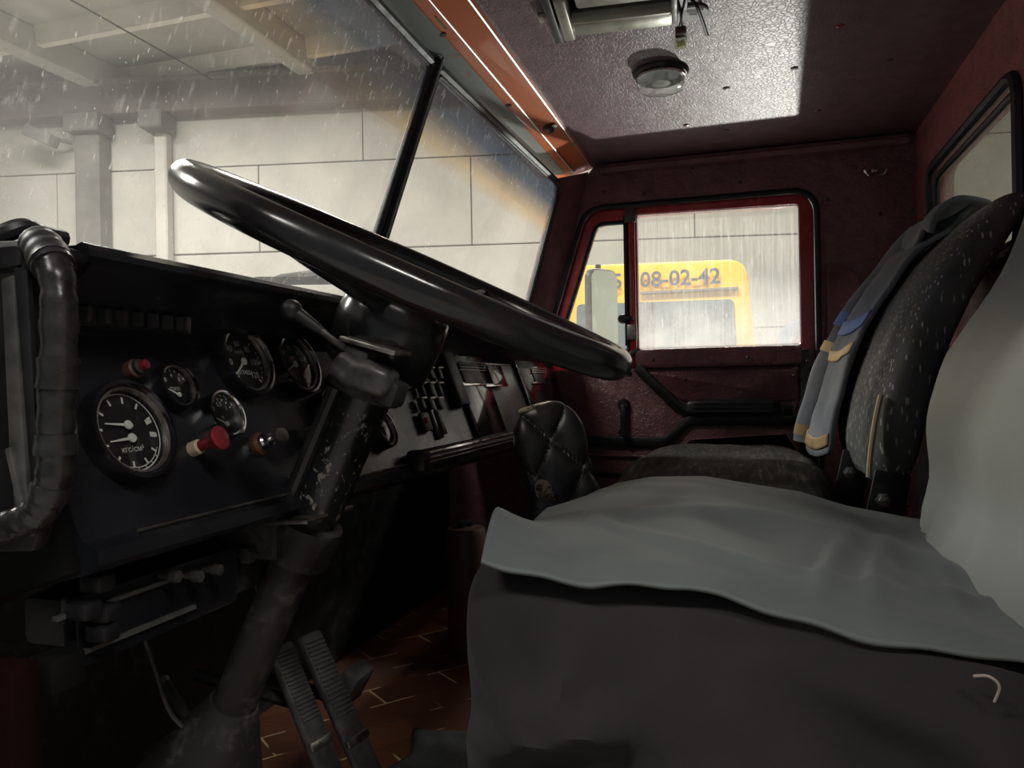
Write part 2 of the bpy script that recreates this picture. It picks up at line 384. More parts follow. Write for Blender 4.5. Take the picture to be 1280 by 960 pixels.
def lino():
    mt, nt, b, N, L = nodes('parquet print linoleum'); v = coord(nt, (1, 1, 1), (0, 0, R(38)))
    br = N.new('ShaderNodeTexBrick'); br.inputs['Scale'].default_value = 1; br.offset = .5
    br.inputs['Brick Width'].default_value = .17; br.inputs['Row Height'].default_value = .085; br.inputs['Mortar Size'].default_value = .0024
    br.inputs['Color1'].default_value = (.22, .075, .030, 1); br.inputs['Color2'].default_value = (.12, .036, .016, 1); br.inputs['Mortar'].default_value = (.13, .042, .018, 1)
    L.new(v, br.inputs['Vector'])
    gate = ramp(nt, noise_n(nt, v, 11, 0), [(.52, (0, 0, 0)), (.56, (1, 1, 1))])
    mk = N.new('ShaderNodeMix'); mk.data_type = 'RGBA'; L.new(math_n(nt, 'MULTIPLY', br.outputs['Fac'], gate), mk.inputs['Factor']); L.new(br.outputs[0], mk.inputs['A']); mk.inputs['B'].default_value = (.75, .55, .32, 1)
    g = noise_n(nt, coord(nt, (40, 4, 1), (0, 0, R(38))), 3, 4); mx = N.new('ShaderNodeMix'); mx.data_type = 'RGBA'; mx.blend_type = 'MULTIPLY'; mx.inputs['Factor'].default_value = .6
    L.new(mk.outputs['Result'], mx.inputs['A']); L.new(ramp(nt, g, [(.3, (.5, .5, .5)), (.7, (1, 1, 1))]), mx.inputs['B']); L.new(mx.outputs['Result'], b.inputs['Base Color'])
    b.inputs['Roughness'].default_value = .35; return mt
M['lino'] = lino()

XL, XR, ZC, YB = .45, 2.35, 1.32, -.45
XV, YV, ZV = Vector((1, 0, 0)), Vector((0, 1, 0)), Vector((0, 0, 1))
def yz(pts, x): return [(x, a, b) for a, b in pts]
def xz(pts, y): return [(a, y, b) for a, b in pts]

# ------------------------------------------------------------------ the garage round the truck
GX, GY0, GY1, GZ, GF = 9.5, -7.0, 11.2, 5.25, -1.1
tag(MB().box((3.5, 2.1, GF-.1), (17, 18.4, .2)).build('floor_garage', M['garfloor']), 'grey concrete garage floor under the truck', 'floor', kind='structure')
gw = tag(MB().box((GX+.16, 2.1, 2.0), (.2, 18.4, 6.6)).build('wall_garage_right', M['darkconc']), 'pale concrete panel garage wall seen through windscreen', 'wall', kind='structure')
ph = 1.22; z = GF; row = 0
while z < GZ-.1:
    y = GY0 - (1.5 if row % 2 else 0)
    while y < GY1:
        a, b_ = max(y, GY0), min(y+3.0, GY1)
        if b_-a > .2:
            MB().box((GX+.02+random.uniform(-.008, .008), (a+b_)/2, z+min(ph, GZ-z)/2), (.09, b_-a-.014, min(ph, GZ-z)-.016), bev=.008, seg=1).build('wall_panel', M['concrete'], gw, smooth=False)
        y += 3.0
    z += ph; row += 1
gf = tag(MB().box((2.5, GY1+.1, 2.0), (15, .2, 6.6)).build('wall_garage_front', M['concrete']), 'pale concrete garage wall ahead of the truck', 'wall', kind='structure')
tag(MB().box((3.5, GY0-.1, 2.0), (18, .2, 6.6)).build('wall_garage_back', M['concrete']), 'pale concrete garage wall behind the truck', 'wall', kind='structure')
gr = tag(MB().box((2.5, 2.1, GZ+.1), (18, 18.4, .2)).build('ceiling_garage', M['roofslab']), 'grey garage roof slab with beams and ribs coloured as lit', 'ceiling', kind='structure')
for yy in (-.5, 2.55, 5.62, 8.62): MB().box((3.0, yy, 5.06), (13, .26, .38), bev=.02, seg=1).build('roof_beam', M['roofslab'], gr, smooth=False)
for q, (y0, y1) in enumerate(((-.37, 2.42), (2.68, 5.49), (5.75, 8.49), (8.75, 11.1))):
    for xx in (1.5, 3.0, 4.5, 6.1, 7.55, 8.95): MB().prism([(xx-.09, y0, 5.25), (xx+.09, y0, 5.25), (xx+.05, y0, 5.02), (xx-.05, y0, 5.02)], (0, y1-y0, 0)).build('roof_rib', M['rib'], gr, smooth=False)
MB().tube([(3.0, 7.1, 5.0), (9.3, 6.9, 4.86)], .012, 6).build('roof_cable', M['rubber'], gr)
gg = thing('wall_girder', (9.25, 2, 4.35), 'brown grey girder along the top of the garage wall', 'girder', kind='structure')
MB().box((9.28, 2.1, 4.68), (.3, 18.2, .40), bev=.01, seg=1).build('web', M['girder'], gg, smooth=False)
MB().box((9.24, 2.1, 4.90), (.42, 18.2, .05)).build('flange', M['girder'], gg, smooth=False)
for i, (yy, wd, lab) in enumerate(((8.83, .36, 'wide dark concrete column at left of the garage wall'), (7.83, .18, 'stain streak built as a slim column right of the wide garage column'))):  # the slim one stands in for a stain streak on the wall
    c = thing('wall_column_or_streak', (9.25, yy, GF), lab, 'column', kind='structure')
    MB().box((9.3 + .06*i, yy, 1.63), (.3 - .12*i, wd, 5.46), bev=.02, seg=1).build('shaft', M['darkconc'] if i == 0 else M['concrete'], c, smooth=False)
    MB().box((9.22, yy, 4.36), (.42, wd+.14, .26), bev=.02, seg=1).build('corbel', M['darkconc'], c, smooth=False)
def spin(o):
    pv = Vector((9.3, 5.5, 0)); o.matrix_world = Matrix.Translation(pv) @ Matrix.Rotation(R(12), 4, 'Z') @ Matrix.Translation(-pv) @ Matrix.Translation(o.location)
fl = thing('flood_lamp', (9.0, 9.36, 4.05), 'small flood lamp on bracket beside the dark garage column', 'lamp')
MB().box((8.98, 9.36, 4.16), (.22, .42, .16), Matrix.Rotation(R(25), 3, 'X'), .02).build('housing', M['darkconc'], fl)
MB().tube([(9.02, 9.30, 4.16), (9.30, 9.15, 4.16)], .03, 8).build('bracket', M['girder'], fl)

for o in [gw, gg, fl] + [o for o in bpy.data.objects if o.name.startswith('wall_column_or_streak')]: spin(o)
# yellow minibus parked beyond the passenger door
bx = 7.8
bus = thing('minibus', (bx, .9, GF), 'yellow minibus with phone number on its forehead behind passenger window', 'minibus')
prof = round_poly([(1.86, GF+.35), (1.90, .9), (1.80, 1.87), (0.0, 1.83), (-.09, .9), (-.06, GF+.35)], [.08, .25, .18, .18, .25, .08], 6)
MB().prism(yz(prof, bx), (1.5, 0, 0), .03).build('body', M['yellow'], bus)
wsb = round_poly([(1.72, .35), (1.68, 1.46), (.12, 1.44), (.07, .35)], .05, 4)
MB().prism(yz(wsb, bx-.012), (.02, 0, 0)).build('windscreen', M['busglass'], bus)
MB().box((bx-.02, .55, 1.545), (.03, .95, .02)).build('trim_strip', M['girder'], bus)
MB().box((bx-.025, .90, .93), (.03, .035, 1.02)).build('windscreen_post', M['rubber'], bus)
MB().box((bx-.02, .9, -.05), (.05, 1.5, .25), bev=.02).build('grille', M['dashmat'], bus)
for yy in (1.6, .2): MB().lathe([(0, .05), (.06, .045), (.1, .02), (.105, 0)], (bx-.01, yy, -.05), (-1, 0, 0), 20).build('headlamp', M['lens'], bus)
MB().box((bx-.06, .9, -.45), (.16, 1.9, .2), bev=.04).build('bumper', M['dashmat'], bus)
for yy in (1.75, .05): MB().lathe([(.0, 0), (.33, 0), (.36, .04), (.36, .16), (.33, .2), (0, .2)], (bx+.6, yy-.1, GF+.36), (0, 1, 0), 24).build('wheel', M['rubber'], bus)
for tx, ty in (('51', 1.20), ('08-02-42', .63)):
    t_ = MB(); put_text(t_, tx, (bx-.035, ty, 1.665), Vector((0, -1, 0)), ZV, .215)
    t_.build('phone_number', M['navy'], bus, smooth=False)
for yy in (.35, 1.2): MB().tube([(bx-.03, yy, .4), (bx-.04, yy-.35, .9)], .012, 6).build('wiper', M['rubber'], bus)
van = thing('grey_van', (8.3, -.75, GF), 'blue grey van standing right of the yellow minibus', 'van')
MB().prism(yz(round_poly([(-.2, GF+.3), (-.22, .8), (-.35, 1.25), (-1.6, 1.25), (-1.75, .8), (-1.75, GF+.3)], [.05, .2, .2, .2, .2, .05]), 8.0), (1.2, 0, 0), .03).build('body', M['bluevan'], van)
MB().prism(yz(round_poly([(-.36, .45), (-.44, 1.08), (-1.5, 1.08), (-1.6, .45)], .06), 7.985), (.02, 0, 0)).build('windscreen', M['busglass'], van)
MB().box((7.95, -.97, -.5), (.14, 1.6, .22), bev=.04).build('bumper', M['dashmat'], van)
for yy in (-.4, -1.55): MB().lathe([(.0, 0), (.3, 0), (.33, .04), (.33, .16), (.3, .2), (0, .2)], (8.5, yy-.1, GF+.33), (0, 1, 0), 24).build('wheel', M['rubber'], van)
wl = thing('work_lamp', (4.05, -.22, GF), 'tripod work lamp on garage floor beyond the passenger door', 'lamp')
for k in range(3): MB().tube([(4.12, -.22, -.35), (4.12+.4*math.cos(k*2.1), -.22+.4*math.sin(k*2.1), GF)], .014, 8).build('leg', M['dullsteel'], wl)
MB().tube([(4.12, -.22, -.4), (4.12, -.22, .1)], .016, 8).build('pole', M['dullsteel'], wl)
MB().box((4.14, -.22, .12), (.08, .24, .18), bev=.015).build('housing', M['yellow'], wl)

# ------------------------------------------------------------------ cab shell
tag(MB().box((1.4, .2, -.03), (1.9, 1.5, .06)).build('floor', M['lino']), 'brown red parquet print linoleum on the cab floor', 'floor', kind='structure')
ceil = tag(MB().box((1.38, -.03, ZC+.03), (1.98, .96, .06)).build('ceiling', M['roof_vinyl']), 'plum crackled vinyl headliner over the cab', 'ceiling', kind='structure')
roof = tag(MB().grid(lambda u, v: Vector((.40+2.0*u, -.52+1.12*v, 1.40+.05*math.sin(math.pi*u)*math.sin(math.pi*v))), 12, 8).build('roof_trim', M['orange']), 'orange outer roof skin of the cab', 'roof', kind='structure')
sol = roof.modifiers.new('t', 'SOLIDIFY'); sol.thickness = .03
def button(parent, p, n, mat='redplastic', r=.008):
    MB().lathe([(0, .004), (r*.5, .0035), (r*.9, .0015), (r, -.003)], p, n, 14).build('button', M[mat], parent)
for x, y, mt in ((1050, 32, 'redplastic'), (908, 110, 'dullsteel'), (993, 85, 'dullsteel'), (858, 156, 'redplastic'), (908, 163, 'brown'), (1022, 138, 'brown'), (1112, 75, 'brown')):
    button(ceil, at(x, y, 'Z', ZC), (0, 0, -1), mt, .009)

# back wall with the rear window opening
rw = [(1.50, .86), (1.50, 1.17), (2.165, 1.17), (2.165, .86)]
rwr = round_poly(rw, .055, 6)
wb = MB().plate(xz([(XL, 0), (XL, ZC), (XR, ZC), (XR, 0)], YB), [xz(rwr, YB)], (0, -.05, 0)).build('wall_back', M['back_vinyl'])
tag(wb, 'red burgundy vinyl rear wall of the cab', 'wall', kind='structure')
MB().box((1.40, YB+.006, .36), (1.86, .014, .72), bev=.004).build('shade_panel', M['dashmat'], wb)  # dark sheet added for the shade behind the seats
w3 = thing('window_3', (1.83, YB, .86), 'rear cab window with thick black rubber seal', 'window', kind='structure')
MB().tube(xz(rwr, YB+.004), .012, 8, True).build('seal', M['rubber'], w3)
MB().tube(xz(round_poly([(1.525, .885), (1.525, 1.145), (2.14, 1.145), (2.14, .885)], .045, 6), YB-.006), .008, 8, True).build('seal_lip', M['dashmat'], w3)
MB().prism(xz(rwr, YB-.022), (0, -.005, 0)).build('pane', M['rear'], w3)

# passenger side wall: burgundy trim round the door opening
DOOR = [(-.195, .05), (-.195, 1.19), (.475, 1.19), (.60, .80), (.60, .05)]
door_r = round_poly(DOOR, [0, .075, .06, 0, 0], 8)
wr = MB().plate(yz([(YB-.02, 0), (YB-.02, ZC), (.44, ZC), (.50, 1.25), (.70, .75), (.94, .75), (.94, 0)], XR-.01), [yz(door_r, XR-.01)], (.06, 0, 0)).build('wall_right', M['wall_vinyl'])
tag(wr, 'dark burgundy vinyl trim round the passenger door', 'wall', kind='structure')
for x, y in ((1035, 250), (1065, 348), (1100, 268), (1140, 262), (1048, 478)): 
    button(wr, at(x, y, 'X', XR-.01), (-1, 0, 0), 'dullsteel' if x != 1100 else 'redplastic', .007)
for x, y in ((755, 240), (805, 243), (865, 210), (925, 228)): button(wr, at(x, y, 'X', XR-.01), (-1, 0, 0), 'brown', .006)
pad = round_poly([(-.215, .64), (-.215, .975), (-.270, .965), (-.305, .92), (-.305, .69)], .02, 4)
MB().prism(yz(pad, XR-.012), (-.012, 0, 0), .004).build('padded_panel', M['door_vinyl'], wr)
# padded roll along the top of the side wall
MB().tube([(XR-.02, YB+.02, ZC-.02), (XR-.02, .42, ZC-.02)], .018, 8).build('padded_roll', M['wall_vinyl'], wr)

def pillar(name, x0, x1, label):
    s = 1 if x1 > x0 else -1
    q = MB().add([(x0, .535, 1.27), (x1, .46, 1.30), (x1, .62, .70), (x0, .70, .70), (x0+.01*s, .548, 1.27), (x1+.05*s, .50, 1.30), (x1+.05*s, .66, .70), (x0+.01*s, .712, .70)],
                 [[0, 1, 2, 3], [4, 7, 6, 5], [0, 4, 5, 1], [1, 5, 6, 2], [2, 6, 7, 3], [3, 7, 4, 0]]).build(name, M['wall_vinyl'])
    return tag(q, label, 'pillar', kind='structure')
pr = pillar('trim_1', 2.262, XR-.012, 'burgundy vinyl windscreen pillar beside the passenger door')
for x, y in ((700, 286), (722, 257), (682, 345)): button(pr, at(x, y, 'X', 2.315), (-.8, -.6, 0), 'brown', .005)
pl_ = pillar('trim_2', .415, .34, 'burgundy vinyl windscreen pillar at the driver side')
MB().box((.36, .67, .33), (.09, .15, .78), bev=.015).build('lower_post', M['darkred'], pl_)
tag(MB().box((.40, -.40, .66), (.05, .12, 1.32), bev=.01).build('trim_3', M['red']), 'red door post behind the driver seat', 'pillar', kind='structure')
tag(MB().box((.40, .06, 1.30), (.05, .9, .10), bev=.02).build('trim_4', M['red']), 'red roof rail above the open driver door', 'rail', kind='structure')
tag(MB().box((1.4, .97, .35), (1.95, .06, .9)).build('wall_front', M['dirty']), 'dark bulkhead under the dashboard', 'wall', kind='structure')

# header beam over the windscreen
hp = [(.62, 1.30), (.575, 1.292), (.530, 1.296), (.524, 1.300)]
h1 = MB().prism(yz([(.62, 1.335), (.62, 1.300), (.578, 1.290), (.527, 1.297), (.500, 1.300), (.447, 1.314), (.440, 1.335)], XL), (1.9, 0, 0)).build('trim_5', M['orange'], smooth=False)
tag(h1, 'orange painted header beam above the windscreen', 'beam', kind='structure')
MB().prism(yz([(.582, 1.2885), (.527, 1.2955), (.530, 1.2975), (.580, 1.292)], XL+.02), (1.84, 0, 0)).build('primer_strip', M['primer'], h1, smooth=False)
MB().tube([(XL, .502, 1.2985), (XR-.03, .502, 1.2985)], .0022, 6).build('ridge', M['steel'], h1)
MB().tube([(XL, .449, 1.3125), (XR-.03, .449, 1.3125)], .0025, 6).build('ridge', M['steel'], h1)
for x, y in ((553, 44), (636, 133), (688, 200)):
    MB().lathe([(0, .0008), (.006, .0008), (.007, 0)], at(x, y, 'Z', 1.2955)+Vector((0, -.002, 0)), (0, -.2, -1), 14).build('hole', M['rubber'], h1)
pl = at(688, 160, 'Z', 1.303)
MB().lathe([(0, .001), (.016, .001), (.018, 0)], pl, (0, -.2, -1), 12).build('hole', M['rubber'], h1)
MB().lathe([(0, .014), (.007, .013), (.009, 0)], pl, (.2, -.3, -1), 12).build('plug', M['dullsteel'], h1)
sk = at(547, 28, 'Z', 1.300); MB().box(sk, (.05, .018, .002), Matrix.Rotation(R(15), 3, 'X')).build('sticker', M['tan'], h1)

# ------------------------------------------------------------------ windscreen: two panes and a divider
def ws_pt(sd, u, v):
    """sd -1 driver, +1 passenger; u 0 centre..1 outer, v 0 bottom..1 top"""
    xo = 2.262 if sd > 0 else .42
    a = Vector((1.4, .775, .78)).lerp(Vector((1.4, .582, 1.287)), v); b = Vector((xo, .674, .78)).lerp(Vector((xo, .535, 1.254)), v)
    return a.lerp(b, u)
for i, sd in enumerate((-1, 1)):
    w = thing('window_%d' % (i+1), (1.4+.43*sd, .75, .78), ('driver side' if sd < 0 else 'passenger side')+' windscreen pane, dusty with dark blue tint band', 'windscreen', kind='structure')
    nn = Vector((0, .0025, .0008)); nu, nv = 10, 6; vs = []; fs = []
    for k in (-1, 1): vs += [ws_pt(sd, a/nu, b/nv)+nn*k for a in range(nu+1) for b in range(nv+1)]
    o_ = (nu+1)*(nv+1)
    for a in range(nu):
        for b in range(nv):
            q = [a*(nv+1)+b, (a+1)*(nv+1)+b, (a+1)*(nv+1)+b+1, a*(nv+1)+b+1]; fs.append(q)
    # single dusty face; the rim below gives the pane its thickness
    MB().add(vs[:o_], fs).build('pane', M['ws'], w)
    rim = [(0.012, 0), (.012, 1-.012), (.985, .985), (.985, 0)]
    pr_ = round_poly([(.018, .0), (.012, .985), (.992, .985), (.992, .0)], [.0, .02, .07, .02], 6)
    MB().tube([ws_pt(sd, a, b)+Vector((0, -.006, 0)) for a, b in pr_], .010, 8, True).build('seal', M['rubber'], w)
    pr2 = round_poly([(.030, .01), (.025, .965), (.978, .965), (.978, .01)], [.0, .02, .07, .02], 6)
    MB().tube([ws_pt(sd, a, b)+Vector((0, -.009, 0)) for a, b in pr2], .0035, 6, True).build('chrome_bead', M['dullsteel'], w)
dv = thing('windscreen_divider', (1.4, .77, .78), 'black vertical divider bar between the two windscreen panes', 'divider', kind='structure')
a, b = Vector((1.4, .762, .78)), Vector((1.4, .568, 1.29)); dz = (b-a).normalized(); dn = dz.cross(XV)
MB().box((a+b)/2, (.020, .016, (b-a).length), rot_cols(XV, dn, dz), .004).build('bar', M['rubber'], dv)
MB().tube([a+Vector((-.006, -.011, 0)), b+Vector((-.006, -.011, 0))], .0018, 6).build('bead', M['dullsteel'], dv)
# wiper
wp = thing('wiper', (1.25, .84, .83), 'grey windscreen wiper arm lying behind the dashboard', 'wiper')
MB().tube([(1.12, .83, .81), (1.24, .825, .850), (1.50, .815, .908)], [.009, .012, .008], 8).build('arm', M['dullsteel'], wp)
MB().box((1.30, .80, .855), (.34, .012, .014), Matrix.Rotation(R(-7), 3, 'Y')).build('blade', M['dashmat'], wp)

# ------------------------------------------------------------------ passenger door
dr = thing('door_1', (XR, .2, .05), 'red passenger door with burgundy trim and wind down window', 'door', kind='structure')
DX = XR-.004
outer = round_poly([(-.185, .06), (-.185, 1.18), (.468, 1.18), (.59, .80), (.59, .06)], [.02, .065, .055, 0, .02], 8)
main = round_poly([(-.148, .745), (-.148, 1.152), (.318, 1.160), (.318, .745)], .012, 3)
quar = round_poly([(.345, .735), (.345, 1.140), (.442, 1.140), (.562, .785), (.562, .735)], [.03, .012, .03, .03, .02], 5)
MB().plate(yz(outer, DX), [yz(main, DX), yz(quar, DX)], (.045, 0, 0)).build('frame', M['red'], dr, smooth=False)
MB().prism(yz(main, DX+.02), (.004, 0, 0)).build('drop_glass', M['side'], dr)
MB().prism(yz(quar, DX+.02), (.004, 0, 0)).build('quarter_glass', M['quarter'], dr)
MB().tube(yz(quar, DX+.006), .008, 8, True).build('quarter_seal', M['rubber'], dr)
MB().tube(yz(main, DX+.012), .005, 6, True).build('glass_channel', M['chrome'], dr)
MB().tube(yz(round_poly([(-.192, .06), (-.192, 1.187), (.472, 1.187), (.597, .80), (.597, .06)], [.02, .07, .06, 0, .02], 8), DX-.008), .010, 8, True).build('door_seal', M['rubber'], dr)
MB().tube(yz(round_poly([(-.186, .40), (-.186, 1.180), (.466, 1.180), (.588, .80)], [0, .066, .056, 0], 8), DX-.014), .0028, 6).build('seal_bead', M['chrome'], dr)
MB().box((DX-.004, .331, .955), (.018, .020, .44), bev=.004).build('divider_post', M['red'], dr)
MB().box((DX-.008, .350, .96), (.010, .012, .40), bev=.003).build('divider_rubber', M['rubber'], dr)
MB().box((DX-.016, .334, 1.155), (.008, .034, .045), bev=.003).build('hinge', M['dullsteel'], dr)
MB().box((DX-.016, .334, .80), (.008, .030, .048), bev=.003).build('hinge', M['steel'], dr)
la = MB().lathe([(0, .014), (.012, .014), (.015, .006), (.015, 0)], (DX-.012, .362, .842), (-1, 0, 0), 14).build('latch', M['rubber'], dr)
MB().box((DX-.022, .348, .842), (.008, .040, .014), bev=.003).build('lever', M['rubber'], la)
# inner trim
MB().soft((DX-.012, .087, .718), (.05, .475, .060), 7, 8).build('sill_pad', M['door_vinyl'], dr)
MB().tube(spline([(DX-.01, .318, .745), (DX-.022, .340, .730), (DX-.02, .352, .700), (DX-.02, .345, .675)], 5), .009, 8).build('sill_end', M['dullsteel'], dr)
card = round_poly([(-.150, .07), (-.150, .690), (.575, .690), (.575, .07)], .02, 4)
MB().prism(yz(card, DX-.008), (-.01, 0, 0), .003).build('door_card', M['door_vinyl'], dr)
MB().prism(yz(round_poly([(-.135, .59), (-.135, .680), (.300, .680), (.190, .59)], .018, 4), DX-.016), (-.012, 0, 0), .004).build('padded_panel', M['door_vinyl'], dr)
MB().prism(yz(round_poly([(-.135, .575), (-.170, .690), (-.170, .30), (-.140, .30)], .006, 3), DX-.016), (-.016, 0, 0), .004).build('moulding', M['dashmat'], dr)
def strip(pts, wd, name, t=.018, mat='dashmat'):
    pts = [Vector(p) for p in pts]; k = len(pts); L_, R_ = [], []
    for i in range(k):
        a = pts[max(i-1, 0)]; b = pts[min(i+1, k-1)]; d = (b-a).normalized(); n = Vector((-d.y, d.x)); L_.append(pts[i]+n*wd/2); R_.append(pts[i]-n*wd/2)
    MB().prism(yz([tuple(p) for p in L_+R_[::-1]], DX-.014), (-t, 0, 0), .003).build(name, M[mat], dr)
strip([(.318, .695), (.300, .675), (.205, .578), (.180, .563), (-.12, .563)], .030, 'moulding', .024)
strip([(.55, .470), (.250, .470), (.225, .478), (.185, .525), (.160, .535), (-.145, .535)], .030, 'moulding', .020)
strip([(.55, .430), (.24, .425), (.205, .43), (.17, .475), (-.10, .495), (-.13, .44)], .008, 'moulding_bead', .018, 'wall_vinyl')
strip([(.55, .370), (-.14, .370)], .014, 'moulding', .016)
MB().box((DX-.018, -.158, .52), (.024, .036, .43), bev=.006).build('moulding', M['dashmat'], dr)
pull = MB().soft((DX-.040, .045, .572), (.05, .26, .050), 5, 8).build('pull_handle', M['dashmat'], dr)
for k in range(3): MB().box((DX-.066, .045, .560+.012*k), (.004, .22, .004), bev=.001, seg=1).build('rib', M['rubber'], pull)
cr = MB().lathe([(0, .02), (.014, .02), (.018, .012), (.020, 0)], (DX-.018, .362, .580), (-1, 0, 0), 16).build('winder', M['rubber'], dr)
MB().box((DX-.042, .361, .540), (.012, .018, .085), bev=.005).build('winder_arm', M['rubber'], cr)
MB().lathe([(0, .03), (.010, .03), (.013, .02), (.010, 0)], (DX-.045, .360, .500), (-1, 0, 0), 14).build('winder_knob', M['rubber'], cr)
for y_, z_ in ((-.125, .66), (.18, .655), (-.16, .70), (.27, .715), (0, .715)): button(dr, (DX-.030 if z_ < .69 else DX-.037, y_, z_), (-1, 0, 0), 'dullsteel', .005)

# side mirror outside the quarter light
mi = thing('side_mirror', (2.62, .47, .66), 'rounded rectangular side mirror outside the quarter light', 'mirror')
mc = Vector((2.66, .475, .905)); mx_ = Vector((.80, -.60, 0)).normalized(); mn = Vector((-mx_.y*-1, -mx_.x, 0)); mn = Vector((-.6, -.8, 0))
rr_ = round_rect(.135, .285, .032)
MB().prism([mc+mx_*a+ZV*b-mn*.03 for a, b in rr_], mn*.028, .006).build('housing', M['dullsteel'], mi)
MB().prism([mc+mx_*a*.90+ZV*b*.95 for a, b in rr_], mn*.002).build('mirror_glass', M['mirror'], mi)
MB().tube([mc-mn*.03+ZV*.16, mc-mn*.05+ZV*-.25, (2.40, .52, .60)], .010, 8).build('arm', M['rubber'], mi)

# coat hook
hk = thing('coat_hook', at(1093, 218, 'X', XR-.012), 'small chrome double coat hook on the burgundy side wall', 'hook')
h0 = at(1093, 216, 'X', XR-.014)
MB().lathe([(0, .006), (.008, .005), (.010, 0)], h0+ZV*.006, (-1, 0, 0), 14).build('rose', M['chrome'], hk)
for s in (-1, 1): MB().tube(spline([h0+Vector((-.004, 0, 0)), h0+Vector((-.014, s*.008, -.012)), h0+Vector((-.022, s*.020, -.010)), h0+Vector((-.024, s*.028, .004))], 6), .0032, 8).build('prong', M['chrome'], hk)

# ------------------------------------------------------------------ headliner fittings
dm_ = thing('dome_lamp', at(826, 95, 'Z', ZC), 'round clear dome lamp on the headliner', 'lamp')
dc = at(826, 92, 'Z', ZC-.004)
MB().lathe([(.0, .008), (.056, .006), (.060, 0), (.060, -.004)], dc, (0, 0, -1), 36).build('base', M['dashmat'], dm_)
MB().lathe([(.047, .006), (.053, .008), (.053, .012), (.047, .014)], dc, (0, 0, -1), 36, None, False).build('rim', M['chrome'], dm_)
MB().lathe([(.051, .010), (.050, .028), (.046, .035), (.030, .040), (0, .042)], dc, (0, 0, -1), 36, None, False).build('lens', M['lens'], dm_)
MB().lathe([(.02, .008), (.02, .022), (0, .023)], dc, (0, 0, -1), 16).build('bulb_socket', M['steel'], dm_)

ob = thing('radio_bracket', at(770, 10, 'Z', ZC), 'beige sheet metal radio bracket with dark slot on the headliner', 'bracket')
b0 = at(715, 36, 'Z', ZC-.02); b1 = at(838, 22, 'Z', ZC-.02)
ctr = Vector(((b0.x+b1.x)/2-.06, (b0.y+b1.y)/2, ZC-.012))
ax_ = (b1-b0); ax_.z = 0; ln = ax_.length; ax_.normalize(); bz = ZV.cross(ax_)   # bz points toward camera
if bz.x > 0: bz = -bz
RB = rot_cols(ax_, ax_.cross(ZV)*-1, ZV)
def bb(name, u, w, zz, su, sw, sz, mat, bev=.002): return MB().box(b0+ax_*u+bz*w+ZV*(ZC-.02-b0.z)*0+Vector((0, 0, zz)), (su, sw, sz), rot_cols(ax_, bz, ax_.cross(bz)), bev).build(name, M[mat], ob)
bb('back_plate', ln/2, .09, .016, ln+.06, .20, .006, 'rubber')
bb('tray', ln/2+.004, .022, .000, ln, .050, .030, 'beige_metal', .006)
bb('tray_slot', ln/2+.004, .052, -.008, ln*.94, .022, .016, 'brown', .003)
bb('tray_lip', ln/2+.004, .064, -.012, ln*.96, .006, .020, 'beige_metal', .002)
bb('tray', ln/2+.010, .12, .002, ln*.9, .06, .026, 'beige_metal', .006)
bb('side_cheek', -.004, .07, -.004, .020, .15, .034, 'beige_metal', .004)
bb('side_cheek', ln+.006, .08, .0, .012, .14, .026, 'dullsteel', .003)
bb('rail', -.028, .08, -.002, .016, .22, .020, 'rubber', .003)
bb('clip', -.045, .035, .010, .022, .03, .008, 'steel', .002)
bb('cover_flap', ln/2, -.014, .018, ln+.02, .028, .006, 'roof_vinyl', .002)

lb = thing('festoon_bulb', at(851, 50, 'Z', ZC-.05), 'small clear bulb with yellow core dangling on wires from headliner', 'bulb')
p0 = at(851, 50, 'Z', ZC-.035); dl = Vector((.34, .10, -.35)).normalized()
e1 = dl; e2 = e1.cross(ZV).normalized(); e3 = e1.cross(e2); RM = rot_cols(e2, e3, e1)
q0 = at(851, 40, 'Z', ZC-.03); q1 = at(851, 66, 'Z', ZC-.045)
e1 = (q1-q0).normalized(); e2 = e1.cross(ZV).normalized(); e3 = e1.cross(e2); RM = rot_cols(e2, e3, e1)
MB().box(q0, (.020, .012, .020), RM, .002).build('holder', M['brown'], lb)
MB().box(q0+e1*.024, (.022, .016, .030), RM, .003).build('bulb_body', M['bulblens'], lb)
MB().box(q0+e1*.032, (.015, .009, .010), RM, .002).build('bulb_core', M['yellow_led'], lb)
for s, top in ((-1, (846, -6)), (1, (858, -8))):
    tp = at(top[0], top[1], 'Z', ZC-.004); MB().tube(spline([tp, (tp+q0)/2+Vector((0, s*.004, -.006)), q0+e2*s*.004-e1*.008], 6), .0022, 6).build('wire', M['rubber'], lb)
tp = at(862, -4, 'Z', ZC-.006); MB().tube(spline([tp, at(872, 10, 'Z', ZC-.02), at(884, 44, 'Z', ZC-.03)], 6), .0032, 6).build('loose_wire', M['rubber'], lb)
tg = thing('paper_tag', at(866, 20, 'Z', ZC), 'round white paper tag stuck behind the bulb wires', 'tag')
MB().lathe([(0, .003), (.028, .003), (.029, 0)], at(866, 16, 'Z', ZC-.002), (0, 0, -1), 24).build('disc', M['paper'], tg)
tm = MB()
for k in range(3): tm.box(at(866, 16, 'Z', ZC-.006)+Vector((.008*k-.008, 0, 0)), (.0015, .026-.006*k, .0006), Matrix.Rotation(.3, 3, 'Z'))
tm.build('print', M['navy'], tg)

